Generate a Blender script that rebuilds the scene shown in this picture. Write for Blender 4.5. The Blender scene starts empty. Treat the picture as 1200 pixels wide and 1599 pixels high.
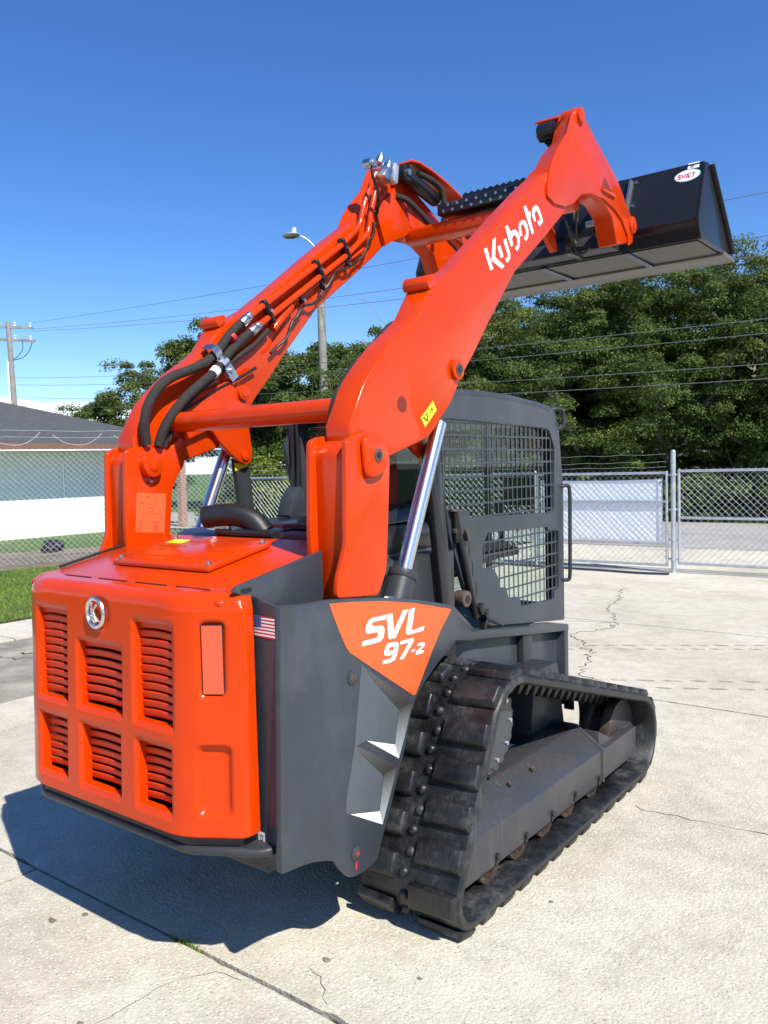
import bpy, bmesh, math, random
import numpy as np
from mathutils import Vector, Matrix, Euler

random.seed(7)
rng = np.random.default_rng(7)
S = bpy.context.scene
COL = S.collection
R = math.radians

# ------------------------------------------------------------------ camera
CAM = Vector((2.5056, -3.2882, 1.7318))
yaw, pitch, roll, fpx = -0.64841, -0.05363, -0.02447, 1278.73
fw = Vector((math.sin(yaw)*math.cos(pitch), math.cos(yaw)*math.cos(pitch), math.sin(pitch)))
rt = Vector((math.cos(yaw), -math.sin(yaw), 0))
up = rt.cross(fw)
rt2 = rt*math.cos(roll) + up*math.sin(roll)
up2 = -rt*math.sin(roll) + up*math.cos(roll)
cd = bpy.data.cameras.new('camera')
cam = bpy.data.objects.new('camera', cd)
COL.objects.link(cam)
cam.matrix_world = Matrix(((rt2.x, up2.x, -fw.x, CAM.x), (rt2.y, up2.y, -fw.y, CAM.y), (rt2.z, up2.z, -fw.z, CAM.z), (0, 0, 0, 1)))
cd.sensor_fit = 'HORIZONTAL'
cd.sensor_width = 36.0
cd.lens = 36.0*fpx/1200.0
cd.clip_start = 0.05
cd.clip_end = 2000
S.camera = cam

# ------------------------------------------------------------------ light
SUNV = Vector((0.84, -0.30, 1.0)).normalized()       # towards the sun
elev = math.asin(SUNV.z)
azim = math.atan2(SUNV.x, SUNV.y)                    # from +Y, clockwise
W = bpy.data.worlds.new('World')
S.world = W
W.use_nodes = True
nt = W.node_tree
nt.nodes.clear()
wo = nt.nodes.new('ShaderNodeOutputWorld')
bg = nt.nodes.new('ShaderNodeBackground')
sky = nt.nodes.new('ShaderNodeTexSky')
sky.sky_type = 'NISHITA'
sky.sun_disc = False
sky.sun_elevation = elev
sky.sun_rotation = azim
sky.altitude = 0
sky.air_density = 0.9
sky.dust_density = 0.05
sky.ozone_density = 4.5
bg.inputs['Strength'].default_value = 0.128
# low fair-weather cloud bank round the horizon
tc = nt.nodes.new('ShaderNodeTexCoord')
mp = nt.nodes.new('ShaderNodeMapping')
mp.inputs['Scale'].default_value = (3.0, 3.0, 9.0)
mp.inputs['Location'].default_value = (1.55, 0.3, 0.0)
nz = nt.nodes.new('ShaderNodeTexNoise')
nz.inputs['Scale'].default_value = 1.6
nz.inputs['Detail'].default_value = 9
nz.inputs['Roughness'].default_value = 0.55
sp = nt.nodes.new('ShaderNodeSeparateXYZ')
me = nt.nodes.new('ShaderNodeMapRange')              # fades out with elevation
me.inputs['From Min'].default_value = 0.02
me.inputs['From Max'].default_value = 0.15
me.inputs['To Min'].default_value = 0.31
me.inputs['To Max'].default_value = -0.22
ad = nt.nodes.new('ShaderNodeMath'); ad.operation = 'ADD'
cr = nt.nodes.new('ShaderNodeMapRange')
cr.inputs['From Min'].default_value = 0.50
cr.inputs['From Max'].default_value = 0.60
mx = nt.nodes.new('ShaderNodeMix'); mx.data_type = 'RGBA'
mx.inputs['B'].default_value = (8.0, 8.3, 8.6, 1)
hs = nt.nodes.new('ShaderNodeHueSaturation')
hs.inputs['Saturation'].default_value = 1.22
hs.inputs['Hue'].default_value = 0.509
L = nt.links.new
L(tc.outputs['Generated'], mp.inputs['Vector']); L(mp.outputs['Vector'], nz.inputs['Vector'])
L(tc.outputs['Generated'], sp.inputs['Vector']); L(sp.outputs['Z'], me.inputs['Value'])
L(nz.outputs['Fac'], ad.inputs[0]); L(me.outputs['Result'], ad.inputs[1])
L(ad.outputs['Value'], cr.inputs['Value'])
L(cr.outputs['Result'], mx.inputs['Factor'])
L(sky.outputs['Color'], hs.inputs['Color']); L(hs.outputs['Color'], mx.inputs['A'])
L(mx.outputs['Result'], bg.inputs['Color'])
L(bg.outputs['Background'], wo.inputs['Surface'])

sd = bpy.data.lights.new('sun', 'SUN')
sd.energy = 4.8
sd.angle = R(0.53)
sd.color = (1.0, 0.95, 0.87)
sun = bpy.data.objects.new('sun', sd)
COL.objects.link(sun)
sun.rotation_euler = SUNV.to_track_quat('Z', 'Y').to_euler()

S.view_settings.view_transform = 'Standard'
S.view_settings.look = 'None'
S.view_settings.gamma = 1
S.view_settings.exposure = 0.5
S.view_settings.use_curve_mapping = False
S.cycles.max_bounces = 8
S.cycles.diffuse_bounces = 3
S.cycles.glossy_bounces = 3
S.cycles.transparent_max_bounces = 10

# ------------------------------------------------------------------ materials
def newmat(name):
    m = bpy.data.materials.new(name)
    m.use_nodes = True
    n = m.node_tree
    return m, n, n.nodes['Principled BSDF'], n.links.new

def add_noise(n, l, scale, detail=4, rough=0.6, coord='Object', vec=None, stretch=None):
    t = n.nodes.new('ShaderNodeTexNoise')
    t.inputs['Scale'].default_value = scale
    t.inputs['Detail'].default_value = detail
    t.inputs['Roughness'].default_value = rough
    if coord == 'World':
        c = n.nodes.new('ShaderNodeNewGeometry').outputs['Position']
    else:
        c = n.nodes.new('ShaderNodeTexCoord').outputs[coord]
    if stretch:
        mpn = n.nodes.new('ShaderNodeMapping')
        mpn.inputs['Scale'].default_value = stretch
        l(c, mpn.inputs['Vector'])
        c = mpn.outputs['Vector']
    l(c, t.inputs['Vector'])
    return t.outputs['Fac']

def ramp(n, l, fac, stops, interp='LINEAR'):
    r = n.nodes.new('ShaderNodeValToRGB')
    r.color_ramp.interpolation = interp
    e = r.color_ramp.elements
    while len(e) < len(stops):
        e.new(0.5)
    for i, (p, c) in enumerate(stops):
        e[i].position = p
        e[i].color = tuple(c)+(1,) if len(c) == 3 else c
    l(fac, r.inputs['Fac'])
    return r.outputs['Color']

def mixc(n, l, fac, a, b, mode='MIX'):
    m = n.nodes.new('ShaderNodeMix'); m.data_type = 'RGBA'; m.blend_type = mode
    for k, v in (('Factor', fac), ('A', a), ('B', b)):
        if isinstance(v, (int, float)):
            m.inputs[k].default_value = v
        elif isinstance(v, (tuple, list)):
            m.inputs[k].default_value = tuple(v)+(1,) if len(v) == 3 else v
        else:
            l(v, m.inputs[k])
    return m.outputs['Result']

def add_bump(n, l, b, fac, strength, dist=0.01):
    bp = n.nodes.new('ShaderNodeBump')
    bp.inputs['Strength'].default_value = strength
    bp.inputs['Distance'].default_value = dist
    l(fac, bp.inputs['Height'])
    l(bp.outputs['Normal'], b.inputs['Normal'])

def simple(name, col, rough=0.5, metal=0.0, var=0.0, scale=12, coat=0.0, bump=0.0, bscale=60, spec=0.5):
    m, n, b, l = newmat(name)
    b.inputs['Base Color'].default_value = (*col, 1)
    b.inputs['Roughness'].default_value = rough
    b.inputs['Metallic'].default_value = metal
    b.inputs['Coat Weight'].default_value = coat
    b.inputs['Coat Roughness'].default_value = 0.06
    b.inputs['Specular IOR Level'].default_value = spec
    if var:
        f = add_noise(n, l, scale, 6, 0.65)
        l(ramp(n, l, f, [(0.3, [c*(1-var) for c in col]), (0.7, [min(1, c*(1+var)) for c in col])]), b.inputs['Base Color'])
    if bump:
        add_bump(n, l, b, add_noise(n, l, bscale, 3), bump, 0.004)
    return m

def paint(name, col, rough, coat, dust, dustcol):
    """painted steel: faint mottling, orange-peel and a film of dust"""
    m, n, b, l = newmat(name)
    f = add_noise(n, l, 5, 5, 0.6)
    c = ramp(n, l, f, [(0.3, [x*0.93 for x in col]), (0.7, [min(1, x*1.05) for x in col])])
    d = add_noise(n, l, 3.1, 9, 0.72)
    dm = n.nodes.new('ShaderNodeMapRange')
    dm.inputs['From Min'].default_value = 0.48; dm.inputs['From Max'].default_value = 0.75
    dm.inputs['To Max'].default_value = dust
    l(d, dm.inputs['Value'])
    c = mixc(n, l, dm.outputs['Result'], c, dustcol)
    sk = n.nodes.new('ShaderNodeTexVoronoi'); sk.inputs['Scale'].default_value = 42
    cc = n.nodes.new('ShaderNodeTexCoord'); l(cc.outputs['Object'], sk.inputs['Vector'])
    sm = n.nodes.new('ShaderNodeMapRange')
    sm.inputs['From Min'].default_value = 0.05; sm.inputs['From Max'].default_value = 0.035
    sm.inputs['To Max'].default_value = min(0.6, dust*3)
    l(sk.outputs['Distance'], sm.inputs['Value'])
    c = mixc(n, l, sm.outputs['Result'], c, dustcol)
    l(c, b.inputs['Base Color'])
    rr = n.nodes.new('ShaderNodeMapRange')
    rr.inputs['To Min'].default_value = rough*0.75; rr.inputs['To Max'].default_value = rough*1.35
    l(d, rr.inputs['Value']); l(rr.outputs['Result'], b.inputs['Roughness'])
    b.inputs['Coat Weight'].default_value = coat
    b.inputs['Coat Roughness'].default_value = 0.05
    b.inputs['Specular IOR Level'].default_value = 0.32
    add_bump(n, l, b, add_noise(n, l, 55, 2), 0.02, 0.01)
    return m

M = {}
M['orange'] = paint('orange_paint', (0.61, 0.043, 0.0003), 0.20, 0.0, 0.04, (0.50, 0.13, 0.05))
M['orange_louver'] = paint('orange_louver_paint', (0.62, 0.034, 0.002), 0.36, 0.0, 0.10, (0.3, 0.1, 0.06))
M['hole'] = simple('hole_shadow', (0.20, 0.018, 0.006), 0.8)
M['grey'] = paint('charcoal_paint', (0.041, 0.047, 0.058), 0.36, 0.12, 0.14, (0.23, 0.24, 0.25))
M['grey_dk'] = paint('dark_frame_paint', (0.030, 0.032, 0.036), 0.45, 0.1, 0.15, (0.14, 0.13, 0.12))
M['black'] = paint('black_paint', (0.012, 0.012, 0.014), 0.35, 0.3, 0.08, (0.08, 0.08, 0.085))
M['hose'] = simple('hose_sleeve', (0.026, 0.021, 0.018), 0.85, var=0.3, scale=40, bump=0.6, bscale=220)
M['rubber_wire'] = simple('wire_loom', (0.022, 0.010, 0.008), 0.45, var=0.3, scale=50)
M['chrome'] = simple('chrome', (0.74, 0.74, 0.74), 0.24, 1.0)
M['steel'] = simple('zinc_steel', (0.55, 0.56, 0.57), 0.32, 1.0, var=0.2, scale=30)
M['galv'] = simple('galvanised_steel', (0.52, 0.55, 0.58), 0.5, 0.75, var=0.2, scale=9)
M['rust'] = simple('worn_steel', (0.13, 0.095, 0.075), 0.5, 0.5, var=0.5, scale=25, bump=0.4, bscale=80)
M['white'] = simple('white_print', (0.82, 0.82, 0.82), 0.4)
M['decal_orange'] = simple('decal_orange', (0.68, 0.108, 0.020), 0.32, coat=0.2)
M['decal_light'] = simple('decal_light_grey', (0.075, 0.086, 0.100), 0.35, coat=0.2, var=0.1, scale=6)
M['decal_dark'] = simple('decal_dark', (0.035, 0.033, 0.03), 0.4)
M['decal_mid'] = simple('decal_mid_grey', (0.20, 0.22, 0.23), 0.35, var=0.55, scale=5)
M['decal_paper'] = simple('decal_pale_orange', (0.74, 0.125, 0.035), 0.45)
M['reflector'] = simple('red_reflector', (0.80, 0.09, 0.035), 0.25, var=0.06, scale=160, coat=0.6)
M['yellow'] = simple('yellow_print', (0.85, 0.68, 0.02), 0.4)
M['red'] = simple('red_print', (0.50, 0.02, 0.03), 0.45)
M['blue'] = simple('blue_print', (0.03, 0.04, 0.20), 0.45)
M['wire'] = simple('weathered_wire', (0.14, 0.15, 0.155), 0.6)
M['soot'] = simple('matt_black_pipe', (0.010, 0.010, 0.011), 0.48, var=0.3, scale=20)
M['ink'] = simple('black_ink', (0.015, 0.015, 0.015), 0.5)
M['seat'] = simple('seat_vinyl', (0.018, 0.018, 0.02), 0.6, bump=0.3, bscale=120)
M['radiator'] = simple('radiator_fins', (0.02, 0.02, 0.022), 0.5, var=0.4, scale=30)
M['bronze'] = simple('copper_roller', (0.24, 0.13, 0.10), 0.35, 0.8, var=0.3, scale=20)

def fade(name, lo, hi):
    """printed fade, dark tip to pale end"""
    m, n, b, l = newmat(name)
    c = n.nodes.new('ShaderNodeTexCoord'); s = n.nodes.new('ShaderNodeSeparateXYZ'); l(c.outputs['Generated'], s.inputs['Vector'])
    l(ramp(n, l, s.outputs['Z'], [(0.0, lo), (1.0, hi)]), b.inputs['Base Color'])
    b.inputs['Roughness'].default_value = 0.35
    return m
M['fade_dark'] = fade('fang_fade_dark', (0.030, 0.027, 0.024), (0.085, 0.085, 0.085))
M['fade_mid'] = fade('fang_fade_pale', (0.36, 0.38, 0.38), (0.045, 0.04, 0.036))

def rubber():
    m, n, b, l = newmat('track_rubber')
    w = add_noise(n, l, 6, 9, 0.7, 'World')
    c = ramp(n, l, w, [(0.38, (0.007, 0.007, 0.0075)), (0.53, (0.018, 0.0185, 0.0195)), (0.70, (0.075, 0.077, 0.077))])
    st = add_noise(n, l, 60, 4, 0.6, 'World', stretch=(3, 1, 0.12))
    c = mixc(n, l, 0.5, c, ramp(n, l, st, [(0.4, (0.4, 0.4, 0.4)), (0.65, (1.5, 1.5, 1.5))]), 'MULTIPLY')
    l(c, b.inputs['Base Color'])
    l(ramp(n, l, w, [(0.35, (0.28, 0.28, 0.28)), (0.65, (0.62, 0.62, 0.62))]), b.inputs['Roughness'])
    add_bump(n, l, b, st, 0.35, 0.004)
    return m
M['rubber'] = rubber()

def worn(name, base, rustamt):
    """frame paint scuffed by the track: rust film, pale vertical drag marks"""
    m, n, b, l = newmat(name)
    w = add_noise(n, l, 4, 8, 0.7, 'World')
    c = mixc(n, l, ramp(n, l, w, [(0.42, (0, 0, 0)), (0.7, (rustamt,)*3)]), base, (0.16, 0.09, 0.055))
    st = add_noise(n, l, 30, 5, 0.65, 'World', stretch=(1.0, 1.6, 0.10))
    c = mixc(n, l, ramp(n, l, st, [(0.54, (0, 0, 0)), (0.80, (0.34, 0.34, 0.34))]), c, (0.19, 0.185, 0.165))
    l(c, b.inputs['Base Color'])
    b.inputs['Roughness'].default_value = 0.42
    b.inputs['Metallic'].default_value = 0.25
    add_bump(n, l, b, w, 0.15, 0.01)
    return m
M['frame'] = worn('track_frame_paint', (0.048, 0.053, 0.061), 0.22)
M['bucket_floor'] = worn('scuffed_bucket_floor', (0.075, 0.072, 0.063), 0.4)
M['edge_steel'] = worn('bare_edge_steel', (0.16, 0.155, 0.145), 0.3)

def glass():
    m, n, b, l = newmat('cab_glass')
    out = n.nodes['Material Output']
    g = n.nodes.new('ShaderNodeBsdfGlossy'); g.inputs['Roughness'].default_value = 0.02
    t = n.nodes.new('ShaderNodeBsdfTransparent'); t.inputs['Color'].default_value = (0.84, 0.92, 0.89, 1)
    f = n.nodes.new('ShaderNodeFresnel'); f.inputs['IOR'].default_value = 1.45
    mxx = n.nodes.new('ShaderNodeMixShader')
    l(f.outputs['Fac'], mxx.inputs['Fac']); l(t.outputs['BSDF'], mxx.inputs[1]); l(g.outputs['BSDF'], mxx.inputs[2])
    l(mxx.outputs['Shader'], out.inputs['Surface'])
    return m
M['glass'] = glass()

# ------------------------------------------------------------------ mesh helpers
class B:
    def __init__(s): s.v = []; s.f = []
    def add(s, vs, fs):
        o = len(s.v); s.v += [tuple(v) for v in vs]; s.f += [tuple(i+o for i in f) for f in fs]; return s
    def box(s, a, b):
        x0, y0, z0 = a; x1, y1, z1 = b
        return s.add([(x0,y0,z0),(x1,y0,z0),(x1,y1,z0),(x0,y1,z0),(x0,y0,z1),(x1,y0,z1),(x1,y1,z1),(x0,y1,z1)],
                     [(0,3,2,1),(4,5,6,7),(0,1,5,4),(1,2,6,5),(2,3,7,6),(3,0,4,7)])
    def prism(s, pts, a, b):
        """pts: two rings given as functions of t: list of (p,q) mapped by caller to 3-D"""
        n = len(a)
        return s.add(list(a)+list(b), [tuple(range(n))[::-1], tuple(range(n, 2*n))]+[(i, (i+1) % n, n+(i+1) % n, n+i) for i in range(n)])
    def px(s, yz, x0, x1):        # polygon in YZ, extruded along X
        return s.prism(None, [(x0, y, z) for y, z in yz], [(x1, y, z) for y, z in yz])
    def pz(s, xy, z0, z1):
        return s.prism(None, [(x, y, z0) for x, y in xy], [(x, y, z1) for x, y in xy])
    def py(s, xz, y0, y1):
        return s.prism(None, [(x, y0, z) for x, z in xz], [(x, y1, z) for x, z in xz])
    def cyl(s, p0, p1, r, n=20, r1=None):
        p0 = Vector(p0); p1 = Vector(p1); d = (p1-p0).normalized()
        u = d.orthogonal().normalized(); w = d.cross(u)
        r1 = r if r1 is None else r1
        A = [p0+(u*math.cos(2*math.pi*i/n)+w*math.sin(2*math.pi*i/n))*r for i in range(n)]
        C = [p1+(u*math.cos(2*math.pi*i/n)+w*math.sin(2*math.pi*i/n))*r1 for i in range(n)]
        return s.prism(None, A, C)
    def tube(s, path, r, n=10):
        P = [Vector(p) for p in path]; m = len(P)
        u = None; vs = []
        for i in range(m):
            d = (P[min(i+1, m-1)]-P[max(i-1, 0)]).normalized()
            u = d.orthogonal().normalized() if u is None else (u-d*u.dot(d)).normalized()
            w = d.cross(u)
            rr = r[i] if isinstance(r, (list, tuple)) else r
            vs += [P[i]+(u*math.cos(2*math.pi*k/n)+w*math.sin(2*math.pi*k/n))*rr for k in range(n)]
        fs = [(i*n+k, i*n+(k+1) % n, (i+1)*n+(k+1) % n, (i+1)*n+k) for i in range(m-1) for k in range(n)]
        fs += [tuple(range(n))[::-1], tuple(range((m-1)*n, m*n))]
        return s.add(vs, fs)
    def bar(s, p0, p1, w, h, upv=(0, 0, 1)):
        p0 = Vector(p0); p1 = Vector(p1); d = (p1-p0).normalized()
        sd_ = d.cross(Vector(upv)).normalized(); u = sd_.cross(d)
        q = [sd_*a*w/2+u*b_*h/2 for a, b_ in ((-1,-1),(1,-1),(1,1),(-1,1))]
        return s.prism(None, [p0+k for k in q], [p1+k for k in q])
    def ball(s, c, r, nu=14, nv=8, sc=(1, 1, 1)):
        c = Vector(c); vs = [c+Vector((0, 0, -r*sc[2]))]
        for j in range(1, nv):
            a = -math.pi/2+math.pi*j/nv
            vs += [c+Vector((r*sc[0]*math.cos(a)*math.cos(2*math.pi*i/nu), r*sc[1]*math.cos(a)*math.sin(2*math.pi*i/nu), r*sc[2]*math.sin(a))) for i in range(nu)]
        vs.append(c+Vector((0, 0, r*sc[2])))
        fs = [(0, 1+(i+1) % nu, 1+i) for i in range(nu)]
        for j in range(nv-2):
            fs += [(1+j*nu+i, 1+j*nu+(i+1) % nu, 1+(j+1)*nu+(i+1) % nu, 1+(j+1)*nu+i) for i in range(nu)]
        t = 1+(nv-2)*nu
        fs += [(t+i, t+(i+1) % nu, len(vs)-1) for i in range(nu)]
        return s.add(vs, fs)

def fix_mesh(me, bevel=0.0, seg=2, ang=32, recalc=True, blim=30):
    bm = bmesh.new(); bm.from_mesh(me)
    if recalc:
        bmesh.ops.recalc_face_normals(bm, faces=bm.faces)
    if bevel:
        ed = [e for e in bm.edges if len(e.link_faces) == 2 and e.calc_face_angle(0) > R(blim)]
        if ed:
            bmesh.ops.bevel(bm, geom=ed, offset=bevel, segments=seg, profile=0.5, affect='EDGES', clamp_overlap=True)
    bm.to_mesh(me); bm.free()
    me.shade_smooth()
    me.set_sharp_from_angle(angle=R(ang))

def link(name, me, mat, parent=None):
    o = bpy.data.objects.new(name, me)
    COL.objects.link(o)
    if mat is not None and not me.materials:
        me.materials.append(M[mat] if isinstance(mat, str) else mat)
    if parent is not None:
        o.parent = parent
    return o

def obj(name, b, mat, parent=None, bevel=0.0, seg=2, ang=32, recalc=True, blim=30):
    me = bpy.data.meshes.new(name)
    me.from_pydata([tuple(v) for v in b.v], [], b.f)
    fix_mesh(me, bevel, seg, ang, recalc, blim)
    return link(name, me, mat, parent)

def inst(o, parent, mat4=None, name=None):
    c = o.copy(); c.name = name or o.name.split('.')[0]
    COL.objects.link(c); c.parent = parent
    if mat4 is not None: c.matrix_local = mat4
    return c

def empty(name, loc=(0, 0, 0)):
    o = bpy.data.objects.new(name, None); COL.objects.link(o); o.location = loc
    o.empty_display_size = 0.2
    return o

def tag(o, label, cat, group=None):
    o['label'] = label; o['category'] = cat
    if group: o['group'] = group
    return o

def struct(o):
    o['kind'] = 'structure'; return o

def arc(cx, cy, r, a0, a1, n):
    return [(cx+r*math.cos(R(a0+(a1-a0)*i/n)), cy+r*math.sin(R(a0+(a1-a0)*i/n))) for i in range(n+1)]

def roundpoly(pts, r, n=4):
    out = []
    m = len(pts)
    for i in range(m):
        p = Vector(pts[i]); a = (Vector(pts[i-1])-p); b = (Vector(pts[(i+1) % m])-p)
        t = min(r, a.length*0.45, b.length*0.45)
        a = p+a.normalized()*t; b = p+b.normalized()*t
        for k in range(n+1):
            u = k/n
            q = a*(1-u)**2+p*2*u*(1-u)+b*u*u
            out.append((q.x, q.y))
    return out

def spline(pts, n=6):
    """Catmull-Rom through points"""
    P = [Vector(p) for p in pts]; P = [P[0]*2-P[1]]+P+[P[-1]*2-P[-2]]
    out = []
    for i in range(1, len(P)-2):
        for k in range(n):
            t = k/n
            out.append(0.5*((2*P[i])+(-P[i-1]+P[i+1])*t+(2*P[i-1]-5*P[i]+4*P[i+1]-P[i+2])*t*t+(-P[i-1]+3*P[i]-3*P[i+1]+P[i+2])*t**3))
    out.append(P[-2])
    return out

def panel_holes(name, outer, holes, thick, to3d, mat, parent, bevel=0.0):
    """flat plate with holes: outer and holes are 2-D rings; to3d(u,v,w) maps to space"""
    cu = bpy.data.curves.new(name, 'CURVE'); cu.dimensions = '2D'; cu.fill_mode = 'BOTH'
    cu.extrude = max(0.0001, thick/2-bevel); cu.bevel_depth = bevel; cu.bevel_resolution = 1; cu.offset = -bevel
    for ring in [outer]+holes:
        sp_ = cu.splines.new('POLY'); sp_.points.add(len(ring)-1)
        for i, (u, v) in enumerate(ring): sp_.points[i].co = (u, v, 0, 1)
        sp_.use_cyclic_u = True
    t = bpy.data.objects.new('tmp', cu); COL.objects.link(t)
    dg = bpy.context.evaluated_depsgraph_get()
    me = bpy.data.meshes.new_from_object(t.evaluated_get(dg))
    bpy.data.objects.remove(t); bpy.data.curves.remove(cu)
    n = len(me.vertices); co = np.empty(n*3); me.vertices.foreach_get('co', co); co = co.reshape(-1, 3)
    new = np.array([to3d(*c) for c in co]); me.vertices.foreach_set('co', new.ravel())
    me.materials.clear()
    me.name = name
    fix_mesh(me, 0, ang=32)
    return link(name, me, mat, parent)

def stroke_poly(path, w):
    """quads of a mitred stroke, 2-D"""
    P = [Vector(p) for p in path]; Lp = []; Rp = []
    for i, p in enumerate(P):
        d0 = (P[i]-P[i-1]).normalized() if i else (P[1]-P[0]).normalized()
        d1 = (P[i+1]-P[i]).normalized() if i < len(P)-1 else d0
        n0 = Vector((-d0.y, d0.x)); n1 = Vector((-d1.y, d1.x)); m = (n0+n1)
        m = m.normalized() if m.length > 1e-4 else n0
        k = min(1.5, 1/max(0.5, m.dot(n0)))
        Lp.append(p+m*w/2*k); Rp.append(p-m*w/2*k)
    return [(Lp[i], Lp[i+1], Rp[i+1], Rp[i]) for i in range(len(P)-1)]

def flat_yz(name, polys, x, mat, parent):
    b = B()
    for i, q in enumerate(polys):
        b.add([(x+i*.00006, a[0], a[1]) for a in q], [tuple(range(len(q)))])
    me = bpy.data.meshes.new(name); me.from_pydata(b.v, [], b.f)
    me.validate(); fix_mesh(me, recalc=False)
    return link(name, me, mat, parent)

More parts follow.
